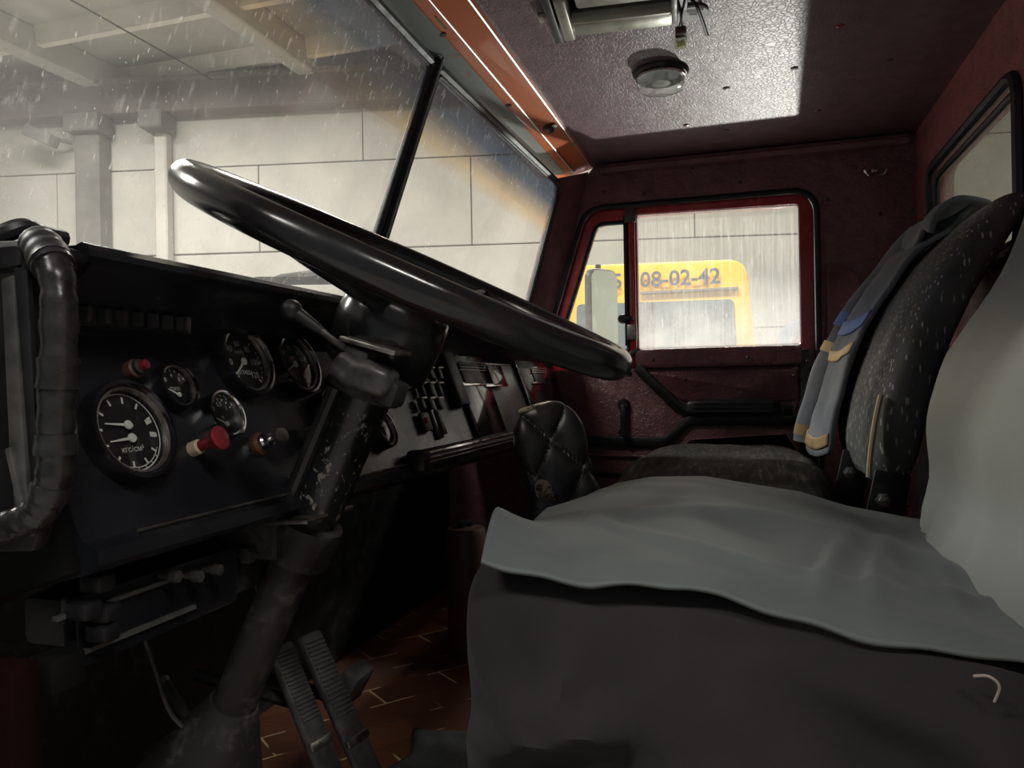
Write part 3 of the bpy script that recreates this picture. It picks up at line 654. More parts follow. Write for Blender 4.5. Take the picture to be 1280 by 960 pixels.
# ------------------------------------------------------------------ dashboard
da = thing('dashboard', (1.4, .68, .45), 'black painted steel dashboard with overhanging brow under the windscreen', 'dashboard')
def pan(z_, off=0): return PAN_Y + PAN_S*(z_-.61) - off
dp = [(.530, .772), (.518, .768), (.514, .760), (.520, .752), (.590, .714), (pan(.702), .702), (pan(.535), .535), (pan(.525)-.004, .524), (pan(.52)-.016, .518),
      (pan(.52)-.018, .506), (pan(.52)-.008, .498), (.60, .478), (.66, .455), (.86, .455), (.86, .772)]
MB().prism(yz(dp, .505), (1.75, 0, 0), 0).build('body', M['dash'], da, angle=28)
MB().prism(yz([(a+.004, b-.003) for a, b in dp[:4]]+[(.596, .708), (pan(.70)+.006, .70), (pan(.535)+.006, .535), (pan(.52), .50), (.62, .470), (.86, .458), (.86, .769)], .490), (.018, 0, 0), .003).build('end_cap', M['black'], da)
MB().tube([(.50, .522, .764), (2.25, .522, .764)], .009, 10).build('brow_edge', M['dash'], da)
# lines of trim along the lower lip
for k, (dz_, dy_) in enumerate(((.012, .000), (.004, -.004))): MB().tube([(.56, pan(.53)-.010+dy_, .512+dz_), (1.18, pan(.53)-.010+dy_, .512+dz_)], .0016, 6).build('lip_bead', M['steel'], da)
# ventilation strip under the brow
v0 = at(92, 392, 'Y', .566); v1 = at(240, 412, 'Y', .566)
vst = MB().prism(yz([(.590, v0.z+.016), (.566, v0.z+.010), (.566, v0.z-.010), (.600, v0.z-.013)], v0.x), (v1.x-v0.x, 0, 0), .002).build('vent_strip', M['dashmat'], da)
for k in range(7): MB().box((v0.x+.012+(v1.x-v0.x-.02)*k/6.5, .5645, v0.z), (.012, .010, .016), Matrix.Rotation(R(28), 3, 'Z'), .0015, 1).build('vent_fin', M['rubber'], vst)

PU = Vector((0, PAN_S, 1)).normalized(); PN = Vector((0, -PU.z, PU.y))
def gauge(name, x, y, rad, style, bez='gloss', h=.016, label=None):
    c = on_panel(x, y); g = MB().lathe([(rad, -.004), (rad, h*.7), (rad*.975, h), (rad*.90, h*1.02), (rad*.84, h*.75), (rad*.82, h*.3)], c, PN, 44, XV, False).build(name, M[bez], da)
    if label: g['label'] = label
    MB().lathe([(rad*.835, h*.72), (rad*.85, h*.84), (rad*.80, h*.80), (rad*.79, h*.60)], c, PN, 44, XV, False).build('inner_ring', M['steel'] if bez != 'chrome' else M['chrome'], g)
    MB().lathe([(0, h*.3), (rad*.83, h*.3), (rad*.83, h*.2)], c, PN, 36, XV).build('dial', M['dial'], g)
    rd = rad*.80; o = c+PN*(h*.3+.0006)
    wm = MB(); rm = MB(); gm = MB()
    def P(a, r): return o + (XV*math.sin(R(a)) + PU*math.cos(R(a)))*r      # a: clock angle, 0 = up
    def tick(mb, a, r0, r1, w):
        dd = (P(a, 1)-o).normalized(); s = dd.cross(PN); mb.add([o+dd*r0-s*w, o+dd*r0+s*w, o+dd*r1+s*w, o+dd*r1-s*w], [[0, 1, 2, 3]])
    def arc(mb, a0, a1, r0, r1, n=24):
        for k in range(n):
            b0_, b1_ = a0+(a1-a0)*k/n, a0+(a1-a0)*(k+1)/n; mb.add([P(b0_, r0), P(b1_, r0), P(b1_, r1), P(b0_, r1)], [[0, 1, 2, 3]])
    def needle(a, ln, w, off=Vector((0, 0, 0)), hub=.1):
        nm = MB(); dd = (P(a, 1)-o).normalized(); s = dd.cross(PN); q = o+off+PN*.0025
        nm.add([q-dd*rad*.12-s*w*1.6, q-dd*rad*.12+s*w*1.6, q+dd*ln+s*w*.5, q+dd*ln-s*w*.5], [[0, 1, 2, 3]])
        nm.lathe([(rad*hub, -.0005), (rad*hub, .001), (0, .0014)], q, PN, 12, XV); nm.build('needle', M['white'], g)
    if style == 'speed':
        for k, t in enumerate(('0', '20', '40', '60', '80', '100', '120')):
            a = -135+45*k; put_text(wm, t, P(a, rd*.64), XV, PU, rad*.24); tick(wm, a, rd*.84, rd*.98, rad*.02)
            if k < 6:
                for j in (1, 2, 3): tick(wm, a+11.25*j, rd*.90, rd*.98, rad*.012)
        put_text(wm, 'km/h', o+PU*rd*.36, XV, PU, rad*.18)
        put_text(wm, '0134251', o-PU*rd*.36, XV, PU, rad*.17)
        needle(-128, rd*.72, rad*.03)
    elif style == 'tach':
        for k, t in enumerate(('0', '5', '10', '15', '20', '25', '30')): put_text(wm, t, P(-135+45*k, rd*.66), XV, PU, rad*.2)
        arc(wm, -140, 140, rd*.88, rd*.91); arc(gm, 10, 90, rd*.78, rd*.86); put_text(rm, 'x100', o+PU*rd*.25, XV, PU, rad*.2)
        for a in (175, 195): gm.lathe([(0, .0004), (rad*.06, .0004)], P(a, rd*.55), PN, 10, XV)
        needle(-112, rd*.78, rad*.02)
    elif style == 'dual':
        for k in range(12):
            a = 30*k+8; tick(wm, a, rd*.72, rd*.88, rad*.022)
        for a in (72, 98): tick(wm, a, rd*.66, rd*.86, rad*.05)
        arc(wm, -40, 60, rd*.94, rd*.965); arc(wm, 60, 210, rd*.94, rd*.97); arc(wm, 120, 210, rd*.86, rd*.88); arc(wm, -80, -10, rd*.93, rd*.99)
        for a in (135, 150, 165, 180, 195): tick(wm, a, rd*.88, rd*.95, rad*.012)
        put_text(wm, 'кгс/см²', o-PU*rd*.42, XV, PU, rad*.16)
        needle(-84, rd*.66, rad*.022, PU*rad*.13, .09); needle(-94, rd*.66, rad*.022, -PU*rad*.13, .09)
    else:
        for k, t in enumerate(style[1:]): put_text(wm, t, P(-50+100*k/max(1, len(style)-2), rd*.62), XV, PU, rad*.26)
        for k in range(7): tick(wm, -60+20*k, rd*.82, rd*.96, rad*.03)
        put_text(wm, style[0], o-PU*rd*.10, XV, PU, rad*.20)
        needle(-62, rd*.7, rad*.03, -PU*rad*.35)
    wm.build('dial_marks', M['white'], g, smooth=False)['kind'] = 'stuff'
    if rm.v: rm.build('red_marks', M['redprint'], g, smooth=False)
    if gm.v: gm.build('green_marks', M['greenprint'], g, smooth=False)['kind'] = 'stuff'
    MB().lathe([(rad*.82, h*.62), (rad*.5, h*.72), (0, h*.76)], c, PN, 36, XV, False).build('glass', M['gauge_glass'], g)
    return g
gauge('pressure_gauge', 154, 543, .050, 'dual', 'gloss', .018, 'large air pressure gauge with two white needles')
gauge('small_gauge', 214, 486, .0265, ('ТОПЛ', '0', '4', '8'), 'gloss', .014)
gauge('speedometer', 298, 455, .0465, 'speed', 'gloss', .018, 'black speedometer with white numbers')
gauge('tachometer', 363, 458, .0455, 'tach', 'gloss', .018)
gauge('small_gauge', 274, 522, .0285, ('П', '0', '0,5', '1'), 'chrome', .014, 'small fuel gauge with chrome bezel')
gauge('small_gauge', 430, 487, .0290, ('АМПЕР', '30', '0', '30'), 'gloss', .016)
gauge('small_gauge', 405, 514, .0270, ('~', '0', '6', '15'), 'gloss', .016)
gauge('small_gauge', 474, 540, .0300, ('~', '40', '80', '120'), 'gloss', .016)
def knob(name, x, y, prof, mats, n=20):
    c = on_panel(x, y); g = None
    for (nm, mt), pf in zip(mats, prof):
        o = MB().lathe(pf, c, PN, n, XV).build(nm if g else name, M[mt], g or da); g = g or o
    return g
knob('push_button', 163, 464, [[(.010, -.002), (.010, .008), (.008, .010)], [(.008, .009), (.008, .014), (.006, .016)], [(.005, .014), (.0048, .021), (0, .022)]], [('', 'brown'), ('collar', 'dirty'), ('red_tip', 'redplastic')])
knob('pull_knob', 240, 562, [[(.008, -.002), (.008, .010), (.006, .012)], [(.006, .010), (.006, .022), (.007, .028), (.012, .033), (.013, .038), (.010, .040), (0, .040)]], [('', 'piping'), ('red_handle', 'redplastic')])
ig = knob('ignition_switch', 322, 556, [[(.014, -.002), (.014, .005), (.010, .007)], [(.010, .006), (.010, .012), (.008, .014), (.008, .020)]], [('', 'amber'), ('barrel', 'chrome')])
kc = on_panel(322, 556)+PN*.034; MB().prism([kc+XV*a+PU*b for a, b in round_rect(.022, .016, .007)], PN*.0025).build('key_head', M['steel'], ig)
MB().box(kc-PN*.008, (.008, .004, .016), rot_cols(XV, PU, PN), .001).build('key_stem', M['steel'], ig)
hd = knob('light_switch', 386, 545, [[(.013, -.002), (.013, .012), (.010, .014)]], [('', 'steel')], 8)
MB().box(on_panel(392, 540)+PN*.028, (.030, .030, .026), rot_cols(XV, PU, PN), .004).build('switch_body', M['dashmat'], hd)

# switch block and middle/passenger panels
def pbox(name, x0, y0, x1, y1, t, mat, parent, bev=.002, off=0):
    a = on_panel(x0, y0); b = on_panel(x1, y1); c = on_panel((x0+x1)/2, (y0+y1)/2)
    w = abs(b.x-a.x); hh = abs((b-a).dot(PU)); return MB().box(Vector(((a.x+b.x)/2, 0, 0))+Vector((0, ((a+b)/2).y, ((a+b)/2).z))+PN*(t/2+off), (w, hh, t), rot_cols(XV, PU, PN), bev).build(name, M[mat], parent)
sw = pbox('switch_panel', 512, 452, 553, 548, .006, 'gloss', da)
for ry, rh in ((462, 14), (481, 16), (500, 14)):
    for k in range(3):
        s_ = pbox('rocker_switch', 517+11*k, ry, 526+11*k, ry+rh, .010, 'dashmat', sw, .002, .004)
        pbox('rocker_edge', 518+11*k, ry-.5, 525+11*k, ry+1.5, .002, 'steel', s_, .0005, .013)
hz = pbox('hazard_button', 519, 518, 537, 540, .006, 'dashmat', sw, .002, .004)
tz = on_panel(527, 529)+PN*.0115; MB().lathe([(.007, -.002), (.007, .002), (0, .003)], tz, PN, 3, PU).build('triangle', M['redprint'], hz)
pbox('switch_blank', 543, 514, 550, 545, .008, 'dullsteel', sw, .001, .003)
mp_ = pbox('centre_panel', 556, 438, 631, 545, .010, 'gloss', da, .003)
pk = pbox('ash_tray', 566, 456, 599, 482, .006, 'dashmat', mp_, .003, .008)
for k in range(4): pbox('lid_rib', 566, 455+3.2*k, 599, 457+3.2*k, .004, 'steel', pk, .0006, .012)
lg = pbox('lighter_plate', 602, 459, 629, 484, .005, 'gloss', mp_, .004, .009)
for a_ in ((601, 482, 630, 485), (601, 457, 630, 459)): pbox('plate_edge', *a_, .004, 'chrome', lg, .001, .009)
pbox('plate_edge', 565, 481, 600, 484, .004, 'chrome', mp_, .001, .009)
pp = pbox('glove_box_lid', 634, 438, 720, 540, .010, 'gloss', da, .003)
gp = pbox('finger_pull', 659, 463, 677, 482, .004, 'rubber', pp, .001, .009)
for k in range(3): pbox('pull_rib', 659, 462+2.6*k, 677, 463.6+2.6*k, .004, 'steel', gp, .0004, .012)
pbox('pull_edge', 660, 480, 675, 482, .004, 'chrome', gp, .0006, .012)
pbox('panel_post', 555, 440, 568, 510, .014, 'dashmat', da, .003, .004)
# grab rail below the centre panel
gh = thing('grab_rail', (1.55, .52, .50), 'ribbed chrome grab rail along the lower edge of centre dash', 'rail')
ga = at(527, 571, 'Y', .515); gb = at(648, 546, 'Y', .515)
gz = (ga.z+gb.z)/2; ga.z = gz; gb.z = gz
MB().prism([ga+Vector((0, y_, z_)) for y_, z_ in round_poly([(0, .012), (-.012, .006), (-.012, -.010), (0, -.014), (.02, -.012), (.02, .012)], .004, 3)], (gb.x-ga.x, 0, 0)).build('rail', M['dullsteel'], gh)
for k, zz in enumerate((.009, .001, -.006)): MB().tube([ga+Vector((0, -.012+.003*(k == 0), zz)), gb+Vector((0, -.012+.003*(k == 0), zz))], .0042 if k == 0 else .0016, 8).build('rib', M['chrome'], gh)
MB().box(ga+Vector((-.012, 0, -.002)), (.03, .034, .034), bev=.006).build('end_cap', M['dashmat'], gh)
MB().box(gb+Vector((.010, 0, -.002)), (.022, .034, .034), bev=.006).build('end_cap', M['dashmat'], gh)

# heater controls under the left of the dashboard
hc = thing('heater_control', (.68, .56, .36), 'dark heater control panel with lever knobs under the instruments', 'control panel')
def hb(name, x0, y0, x1, y1, t, mat, parent, bev=.002, off=0):
    a = at(x0, y0, 'Y', .57-off); b = at(x1, y1, 'Y', .57-off); return MB().box((a+b)/2-Vector((0, t/2, 0)), (abs(b.x-a.x), t, abs(b.z-a.z)), None, bev).build(name, M[mat], parent)
a = at(95, 715, 'Y', .57); b = at(290, 745, 'Y', .57)
HZ0, HZ1 = .405, .470
MB().box(((a.x+b.x)/2, .575, (HZ0+HZ1)/2), (b.x-a.x+.01, .02, HZ1-HZ0), bev=.004).build('plate', M['dash'], hc)
MB().box(((a.x+b.x)/2-.05, .563, HZ1-.012), (.17, .006, .004)).build('slot', M['greyrub'], hc)
MB().box(((a.x+b.x)/2-.05, .563, HZ0+.016), (.17, .006, .004)).build('slot', M['greyrub'], hc)
for x, y in ((122, 728), (105, 762), (130, 765), (128, 790)):
    p = at(x, y, 'Y', .55); MB().box(p, (.020, .024, .016), None, .004).build('lever_knob', M['dashmat'], hc)
for x, y in ((213, 720), (241, 720), (266, 712)):
    p = at(x, y, 'Y', .552); MB().lathe([(.004, -.012), (.004, 0), (.006, .001), (.006, .010), (0, .011)], p, (0, -1, 0), 14).build('knob', M['dullsteel'], hc)
MB().box(at(70, 838, 'Y', .56), (.035, .03, .03), None, .004).build('relay_box', M['black'], hc)
MB().box((.76, .64, .425), (.36, .10, .05), bev=.01).build('support_bracket', M['dirty'], hc)

# ------------------------------------------------------------------ steering wheel and column
WC = Vector((.84, .378, .785)); WN = Vector((0, -.438, .899)); WU = Vector((0, .899, .438))
stw = thing('steering_wheel', WC, 'large thin black truck steering wheel with glossy rim', 'steering wheel')
RW = .2625
MB().tube([WC + (XV*math.cos(2*math.pi*i/96) + WU*math.sin(2*math.pi*i/96))*RW for i in range(96)], .0185, 20, True).build('rim', M['wheel'], stw)
HC = WC - WN*.045
MB().lathe([(.055, -.085), (.063, -.075), (.067, -.030), (.064, .000), (.052, .014), (.030, .020), (0, .022)], HC, WN, 40, XV).build('hub', M['wheel'], stw)
MB().lathe([(.038, .018), (.036, .027), (.02, .031), (0, .032)], HC, WN, 32, XV).build('horn_button', M['gloss'], stw)
for a in (0, 180):
    dd = XV*math.cos(R(a)) + WU*math.sin(R(a))*1.0
    MB().tube([HC+dd*.05+WN*.004, HC+dd*.12+WN*.014, WC+dd*(RW-.006)], [.016, .013, .011], 12).build('spoke', M['wheel'], stw)
for a in (118,):
    dd = XV*math.cos(R(a)) + WU*math.sin(R(a)); MB().tube([HC+dd*.05+WN*.004, HC+dd*.12+WN*.014, WC+dd*(RW-.006)], [.016, .013, .011], 12).build('spoke', M['wheel'], stw)
sc_ = thing('steering_column', (.84, .70, 0), 'black steering column with chipped paint running to the floor', 'steering column')
CD = -WN
def cl(t): return WC + CD*t
MB().tube([cl(.125), cl(.16), cl(.32)], [.040, .036, .034], 24).build('upper_tube', M['column'], sc_)
MB().tube([cl(.31), cl(.62)], .028, 20).build('lower_tube', M['dirty'], sc_)
MB().tube([cl(.335), cl(.385)], .043, 20).build('clamp', M['dirty'], sc_)
cb = cl(.325); MB().box(cb+Vector((-.01, .01, 0)), (.11, .085, .005), Matrix.Rotation(R(-3), 3, 'X'), .001).build('bracket_plate', M['steel'], sc_)
MB().box(cl(.36)+Vector((-.02, .05, .01)), (.07, .10, .055), None, .008).build('bracket', M['dirty'], sc_)
MB().lathe([(.004, .0), (.010, .0), (.010, .010), (0, .011)], cl(.37)+Vector((-.058, .03, 0)), (-1, 0, 0), 6).build('bolt', M['dullsteel'], sc_)
MB().lathe([(.032, -.06), (.07, .03), (.10, .12), (.11, .16)], cl(.66), CD, 24, XV).build('floor_boot', M['dirty'], sc_)
MB().tube([cl(.15)+Vector((-.036, .022, 0)), cl(.33)+Vector((-.036, .022, 0))], .009, 10).build('cable_sleeve', M['rubber'], sc_)
# combination switch on the column
ts = thing('turn_signal_switch', cl(.16), 'grey clamp on lever switch with ball ended stalk on the column', 'switch')
MB().soft(at(456, 468, 'X', .772), (.044, .072, .036), 4, 10, Matrix.Rotation(R(22), 3, 'X'), lambda w, l: .004*noise.noise(l*60)).build('housing', M['dullsteel'], ts)
MB().box(at(470, 433, 'X', .775), (.045, .070, .006), Matrix.Rotation(R(16), 3, 'X'), .002).build('cap_plate', M['steel'], ts)
MB().box(at(452, 450, 'X', .775), (.036, .030, .026), Matrix.Rotation(R(20), 3, 'X'), .004).build('pivot_block', M['dirty'], ts)
MB().tube([cl(.128), cl(.158)], .046, 24).build('clamp_ring', M['dirty'], ts)
MB().box(at(488, 490, 'X', .785), (.034, .030, .030), Matrix.Rotation(R(22), 3, 'X'), .006).build('end_block', M['dirty'], ts)
s0, s1, s2 = at(450, 450, 'X', .775), at(402, 414, 'X', .765), at(364, 388, 'X', .755)
st_ = MB().tube([s0, s1], .0042, 10).build('stalk', M['dullsteel'], ts)
MB().tube([s1, s1.lerp(s2, .15), s1.lerp(s2, .75), s2], [.0048, .0062, .0085, .0095], 14).build('grip', M['rubber'], st_)
MB().lathe([(0, -.0125)]+[(.0125*math.cos(R(a)), .0125*math.sin(R(a))) for a in range(-75, 90, 15)]+[(0, .0125)], s2, (s2-s1), 20).build('ball_knob', M['rubber'], st_)

# ------------------------------------------------------------------ left edge: door pillar trim and taped hose
lp = thing('door_pillar_panel', (.46, .52, .1), 'dark grey ribbed rubber strip and panel at the left edge', 'panel', kind='structure')
LX = .455
def lpoly(pts): return [at(x, y, 'X', LX) for x, y in pts]
MB().prism(lpoly([(-60, 312), (20, 312), (38, 330), (52, 660), (40, 690), (-60, 690)]), (.012, 0, 0), .002).build('panel', M['dashmat'], lp)
MB().prism(lpoly([(10, 350), (24, 345), (44, 640), (52, 668), (30, 672), (20, 560)]), (-.006, 0, 0), .001).build('ribbed_strip', M['greyrub'], lp)
MB().prism(lpoly([(24, 335), (40, 338), (55, 590), (46, 600)]), (-.005, 0, 0), .001).build('edge_strip', M['rubber'], lp)
tag(MB().box((.462, .64, .22), (.03, .20, .44), None, .012).build('trim_6', M['darkred']), 'dark red painted kick panel at the lower left', 'panel', kind='structure')
MB().tube([at(-30, 312, 'X', .46), at(30, 310, 'X', .46), at(50, 305, 'X', .46)], .006, 8).build('top_bead', M['greyrub'], lp)
MB().prism(lpoly([(20, 560), (26, 558), (46, 640), (40, 650)]), (-.010, 0, 0), .001).build('clip', M['greyrub'], lp)
th_ = thing('taped_hose', (.455, .52, .50), 'thick hose wrapped in black tape beside the instruments', 'hose')
hpth = spline([at(48, 306, 'X', .47), at(58, 316, 'X', .462), at(72, 350, 'X', .452), at(74, 420, 'X', .450), at(70, 520, 'X', .450), at(68, 590, 'X', .450), at(52, 636, 'X', .450), at(20, 655, 'X', .450), at(-20, 668, 'X', .450)], 14)
rad_ = [.0125 + .0012*noise.noise(p*60) + (.0006 if (i//3) % 2 else 0) for i, p in enumerate(hpth)]
hs = MB().tube(hpth, rad_, 16).build('hose', M['tape'], th_)
kk = len(hpth)
for i in (18, 46, 60, 74): 
    MB().tube(hpth[i:i+6], [r_+.0016 for r_ in rad_[i:i+6]], 16).build('tape_wrap', M['tape'], hs)
MB().tube(hpth[2:22], [r_+.0022 for r_ in rad_[2:22]], 16).build('rubber_sleeve', M['rubber'], hs)
rc_ = thing('rubber_cowl', (.48, .55, .77), 'folded black rubber cap over the left end of the brow', 'rubber cap')
MB().tube(spline([at(-10, 300, 'X', .47), at(10, 290, 'X', .475), at(30, 285, 'X', .485), at(52, 293, 'X', .50), at(80, 300, 'X', .52)], 6), .008, 10).build('roll', M['rubber'], rc_)
MB().box((.475, .60, .755), (.05, .14, .020), None, .008).build('flap', M['rubber'], rc_)

# ------------------------------------------------------------------ pedals, cables, floor things
def pedal(name, a, b, wd, label, ribs, mat='dullsteel'):
    a = Vector(a); b = Vector(b); t = thing(name, (b.x, b.y, 0), label, 'pedal', 'floor pedals')
    d = (b-a).normalized(); s = XV*1.0; s = (s - d*s.dot(d)).normalized(); n = s.cross(d)
    if n.y > 0: n = -n
    ln = (b-a).length; Mx = rot_cols(s, d, n)
    MB().box((a+b)/2, (wd, ln, .012), Mx, .005).build('pad', M[mat], t)
    for k in range(ribs): MB().box(a+d*(ln*.06+k*ln*.5/ribs)+n*.007, (wd*.82, ln*.5/ribs*.45, .003), Mx, .0006, 1).build('rib', M['greyrub'], t)
    MB().box(a+d*(ln*.70)+n*.006, (wd*1.04, .012, .006), Mx, .002).build('strap', M['steel'], t)
    MB().tube([a.lerp(b, .4)-n*.008, a.lerp(b, .3)-n*.10+Vector((0, .08, .05))], .010, 8).build('arm', M['dirty'], t)
    return t
pedal('brake_pedal', at(348, 806, 'X', .95), at(420, 985, 'X', .93), .05, 'left long ribbed metal pedal by the steering column', 18)
pedal('accelerator_pedal', at(384, 792, 'X', 1.02), at(470, 985, 'X', 1.00), .055, 'right long ribbed metal pedal beside the floor', 18)
cpd = thing('clutch_pedal', (.84, .72, 0), 'round studded clutch pedal pad at the bottom left', 'pedal', 'floor pedals')
cc = at(268, 958, 'X', .84); MB().lathe([(.036, -.006), (.038, 0), (.034, .006), (0, .009)], cc, (-.2, -.6, .75), 28).build('pad', M['dullsteel'], cpd)
MB().tube([cc, at(235, 900, 'X', .87), at(205, 850, 'X', .92)], .008, 8).build('arm', M['dullsteel'], cpd)
MB().box(at(440, 855, 'X', 1.08), (.06, .03, .06), Matrix.Rotation(R(30), 3, 'X'), .006).build('pedal_stop', M['dullsteel']) 
tag(bpy.data.objects['pedal_stop'], 'grey metal stop plate right of the accelerator pedal', 'plate')
for nm, pts, r_, lab, mt in (('thin_cable', [(298, 716, .86), (316, 722, .86), (322, 745, .86), (318, 765, .86)], .0022, 'thin grey cable curling out beside the steering column', 'greyrub'),
                         ('control_rod', [(178, 790, .80), (195, 840, .80), (214, 893, .80), (250, 925, .82)], .003, 'bare metal control rod below the heater panel', 'dullsteel'),
                         ('loose_cable', [(303, 795, .82), (290, 830, .82), (277, 870, .82), (274, 910, .82)], .0022, 'grey loose cable hanging along the column foot', 'greyrub')):
    tag(MB().tube(spline([at(x, y, 'X', X_) for x, y, X_ in pts], 6), r_, 6).build(nm, M[mt]), lab, 'cable')
cn = thing('canister', (1.70, .66, 0), 'dim brown canister standing in the dark footwell', 'canister')
c_ = at(583, 690, 'X', 1.75)
MB().lathe([(.045, -.36), (.048, -.35), (.048, .05), (.044, .06), (.02, .065), (0, .065)], c_, ZV, 28).build('shell', M['brown'], cn)
MB().lathe([(.02, .06), (.02, .075), (0, .077)], c_, ZV, 16).build('cap', M['dashmat'], cn)
mat_ = tag(MB().grid(lambda u, v: Vector((1.02+.30*u+.03*v, .60-.16*v+.02*math.sin(7*u), .006+.012*max(0, math.sin(9*u+2*v))*v+.004*noise.noise(Vector((u*6, v*6, 0))))), 24, 16).build('floor_mat_scrap', M['greyrub']), 'crumpled grey scrap of floor mat by the pedals', 'mat')
mat_.modifiers.new('t', 'SOLIDIFY').thickness = .004

# ------------------------------------------------------------------ quilted bolster between dash and seats
qb = thing('quilted_bolster', (1.45, .16, 0), 'worn black quilted leatherette bolster leaning before the passenger seat', 'bolster')
qa, qt = Vector((1.45, .268, .10)), Vector((1.45, .388, .605)); qd = (qt-qa).normalized(); qs = Vector((.35, -.92, 0)).normalized(); qs = (qs-qd*qs.dot(qd)).normalized(); qn = qd.cross(qs)
if qn.x > 0: qn = -qn
QW, QT, QL = .128, .095, (qt-qa).length
def quilt(w, l):
    u, v = l.dot(Vector((1, 0, 0))), l.z
    a_ = u/.095+v/.128+.5; b_ = u/.095-v/.128+.5
    g = math.sqrt(abs(math.sin(math.pi*a_))*abs(math.sin(math.pi*b_))+1e-4)
    return .012*min(1, g*1.15)**.8 - .005
MB().soft((qa+qt)/2, (QW, QT, QL), 6, 64, rot_cols(qs, qn, qd), quilt).build('padding', M['leather'], qb)
def q_surf(u, v, off=0):
    e = max(.02, 1-abs(u/(QW/2))**6-abs(v/(QL/2))**6)**(1/6)
    return (qa+qt)/2 + qs*u + qd*v + qn*(QT/2*e-.0035+off)
for sg in (1, -1):
    for k in range(-5, 6):
        pts = []
        for i in range(41):
            v = -QL/2*.3 + QL/2*1.26*i/40; u = sg*(k-.5 - sg*0 - v/.128*sg*1.0)*.095 if sg > 0 else (k-.5 + v/.128)*.095
            if abs(u) < QW/2*.97 and abs(v) < QL/2*.97: pts.append(q_surf(u, v))
        if len(pts) > 2: MB().tube(pts, .0011, 5).build('seam', M['stitch'], qb)
for k in range(-3, 6):
    for j_ in (-1, 0, 1):
        u = .0475*j_; v = .128*(k*.5+(.25 if j_ == 0 else 0)*2)
        if -.05 < v < QL/2*.92 and (k % 2 == 0): MB().lathe([(0, .0016), (.0024, .001), (.004, 0)], q_surf(u, v), qn, 7).build('stitch_knot', M['stitch'], qb)
MB().soft((qa+qt)/2+qd*(.100)+qs*(-.036)+qn*(QT/2-.001), (.036, .012, .050), 3, 6, rot_cols(qs, qn, qd), lambda w, l: .002*noise.noise(l*300)).build('torn_foam', M['foam'], qb)
MB().soft(qt+qn*.012-qs*.01-qd*.001, (.075, .05, .014), 3, 6, rot_cols(qs, qn, qd), lambda w, l: .002*noise.noise(l*200)).build('torn_cap', M['foam'], qb)
bk = thing('bolt_knob', at(654, 538, 'X', 1.50), 'small grey slotted knob at the left edge of the bolster', 'knob')
kb_ = at(656, 538, 'X', 1.46); MB().lathe([(.010, 0), (.011, .010), (.008, .016), (0, .017)], kb_, (-.6, -.8, 0), 14).build('cap', M['steel'], bk)
MB().box(kb_+Vector((-.010, -.013, -.004)), (.014, .008, .012), Matrix.Rotation(R(35), 3, 'Z'), .001).build('slot_block', M['dullsteel'], bk)

# ------------------------------------------------------------------ passenger seat, jacket
def fold(l, s, a): return a*(noise.noise(l*s)+.5*noise.noise(l*s*2.3))
ps = thing('passenger_seat', (1.7, 0, 0), 'passenger bench seat with brown streaked cushion and dashed grey backrest', 'seat')
MB().soft((1.72, .055, .40), (1.04, .385, .150), 5, 30, None, lambda w, l: fold(l, 7, .010)+.012*(1-w.x**2)*(w.z > .5)).build('cushion', M['velour'], ps)
MB().box((1.72, .0, .18), (.95, .40, .30), None, .02).build('base', M['dashmat'], ps)
tn = at(935, 588, 'Z', .487); MB().box(at(938, 588, 'Z', .481), (.05, .03, .004), Matrix.Rotation(.2, 3, 'Z')).build('label_patch', M['tan'], ps)
# curved backrest
def back_surf(name, mat, parent, x0, x1, z0, z1, yf, th, nx=20, nz=26, nt=8, wob=.006):
    mb = MB(); vs = []
    def P(u, w):       # u 0..1 round the section (x,t) loop, w 0..1 height
        z_ = z0+(z1-z0)*w
        e = 1-abs(2*w-1)**6*.45
        a = 2*math.pi*u; cx, sx = math.cos(a), math.sin(a)
        px_ = math.copysign(abs(cx)**.38, cx); pt = math.copysign(abs(sx)**.5, sx)
        xx = (x0+x1)/2 + (x1-x0)/2*px_*(1-(1-e)*.25); tt = pt*th/2*e
        p = Vector((xx, yf(z_)-th/2+tt, z_))
        if name == 'backrest' and z0 < .45: p.y += .0045*max(0, 1-w/.35)*(math.sin(xx*46)+.6*math.sin(xx*83+2))
        return p + Vector((0, 1, 0))*fold(p, 9, wob)
    nu = 56; rows = [[P(i/nu, j/nz) for i in range(nu)] for j in range(nz+1)]
    for r_ in rows: vs += r_
    fs = [[j*nu+i, j*nu+(i+1) % nu, (j+1)*nu+(i+1) % nu, (j+1)*nu+i] for j in range(nz) for i in range(nu)]
    b = len(vs); vs += [sum(rows[0], Vector())/nu-ZV*.008, sum(rows[-1], Vector())/nu+ZV*.012]
    fs += [[b, (i+1) % nu, i] for i in range(nu)] + [[b+1, nz*nu+i, nz*nu+(i+1) % nu] for i in range(nu)]
    return mb.add(vs, fs).build(name, M[mat], parent, angle=60)
def yfp(z_):                         # front face of the passenger backrest
    t = (z_-.47)/.45; return -.178-.02*t-.155*t**2.2
back_surf('backrest', 'dashfab', ps, 1.345, 1.90, .475, .935, yfp, .092)
MB().tube([Vector((1.350, yfp(z_)-.004, z_)) for z_ in [.49+.012*k for k in range(12)]], .0045, 8).build('piping', M['piping'], ps)
bmq = lambda x, p: MB().box(p, (.008, .055, .13), Matrix.Rotation(R(12), 3, 'X'), .003)
for i, (px_, py_, X_) in enumerate(((1106, 640, 1.36), (1064, 606, 1.62))):
    p = at(px_, py_, 'X', X_); br = bmq(X_, p).build('bracket', M['dashmat'], ps)
    q = at(px_-2, py_-15, 'X', X_-.005); MB().lathe([(.012, 0), (.012, .004), (.008, .005), (.008, .012), (0, .013)], q, (-1, 0, 0), 6).build('bolt', M['steel'], br)
sprg = []
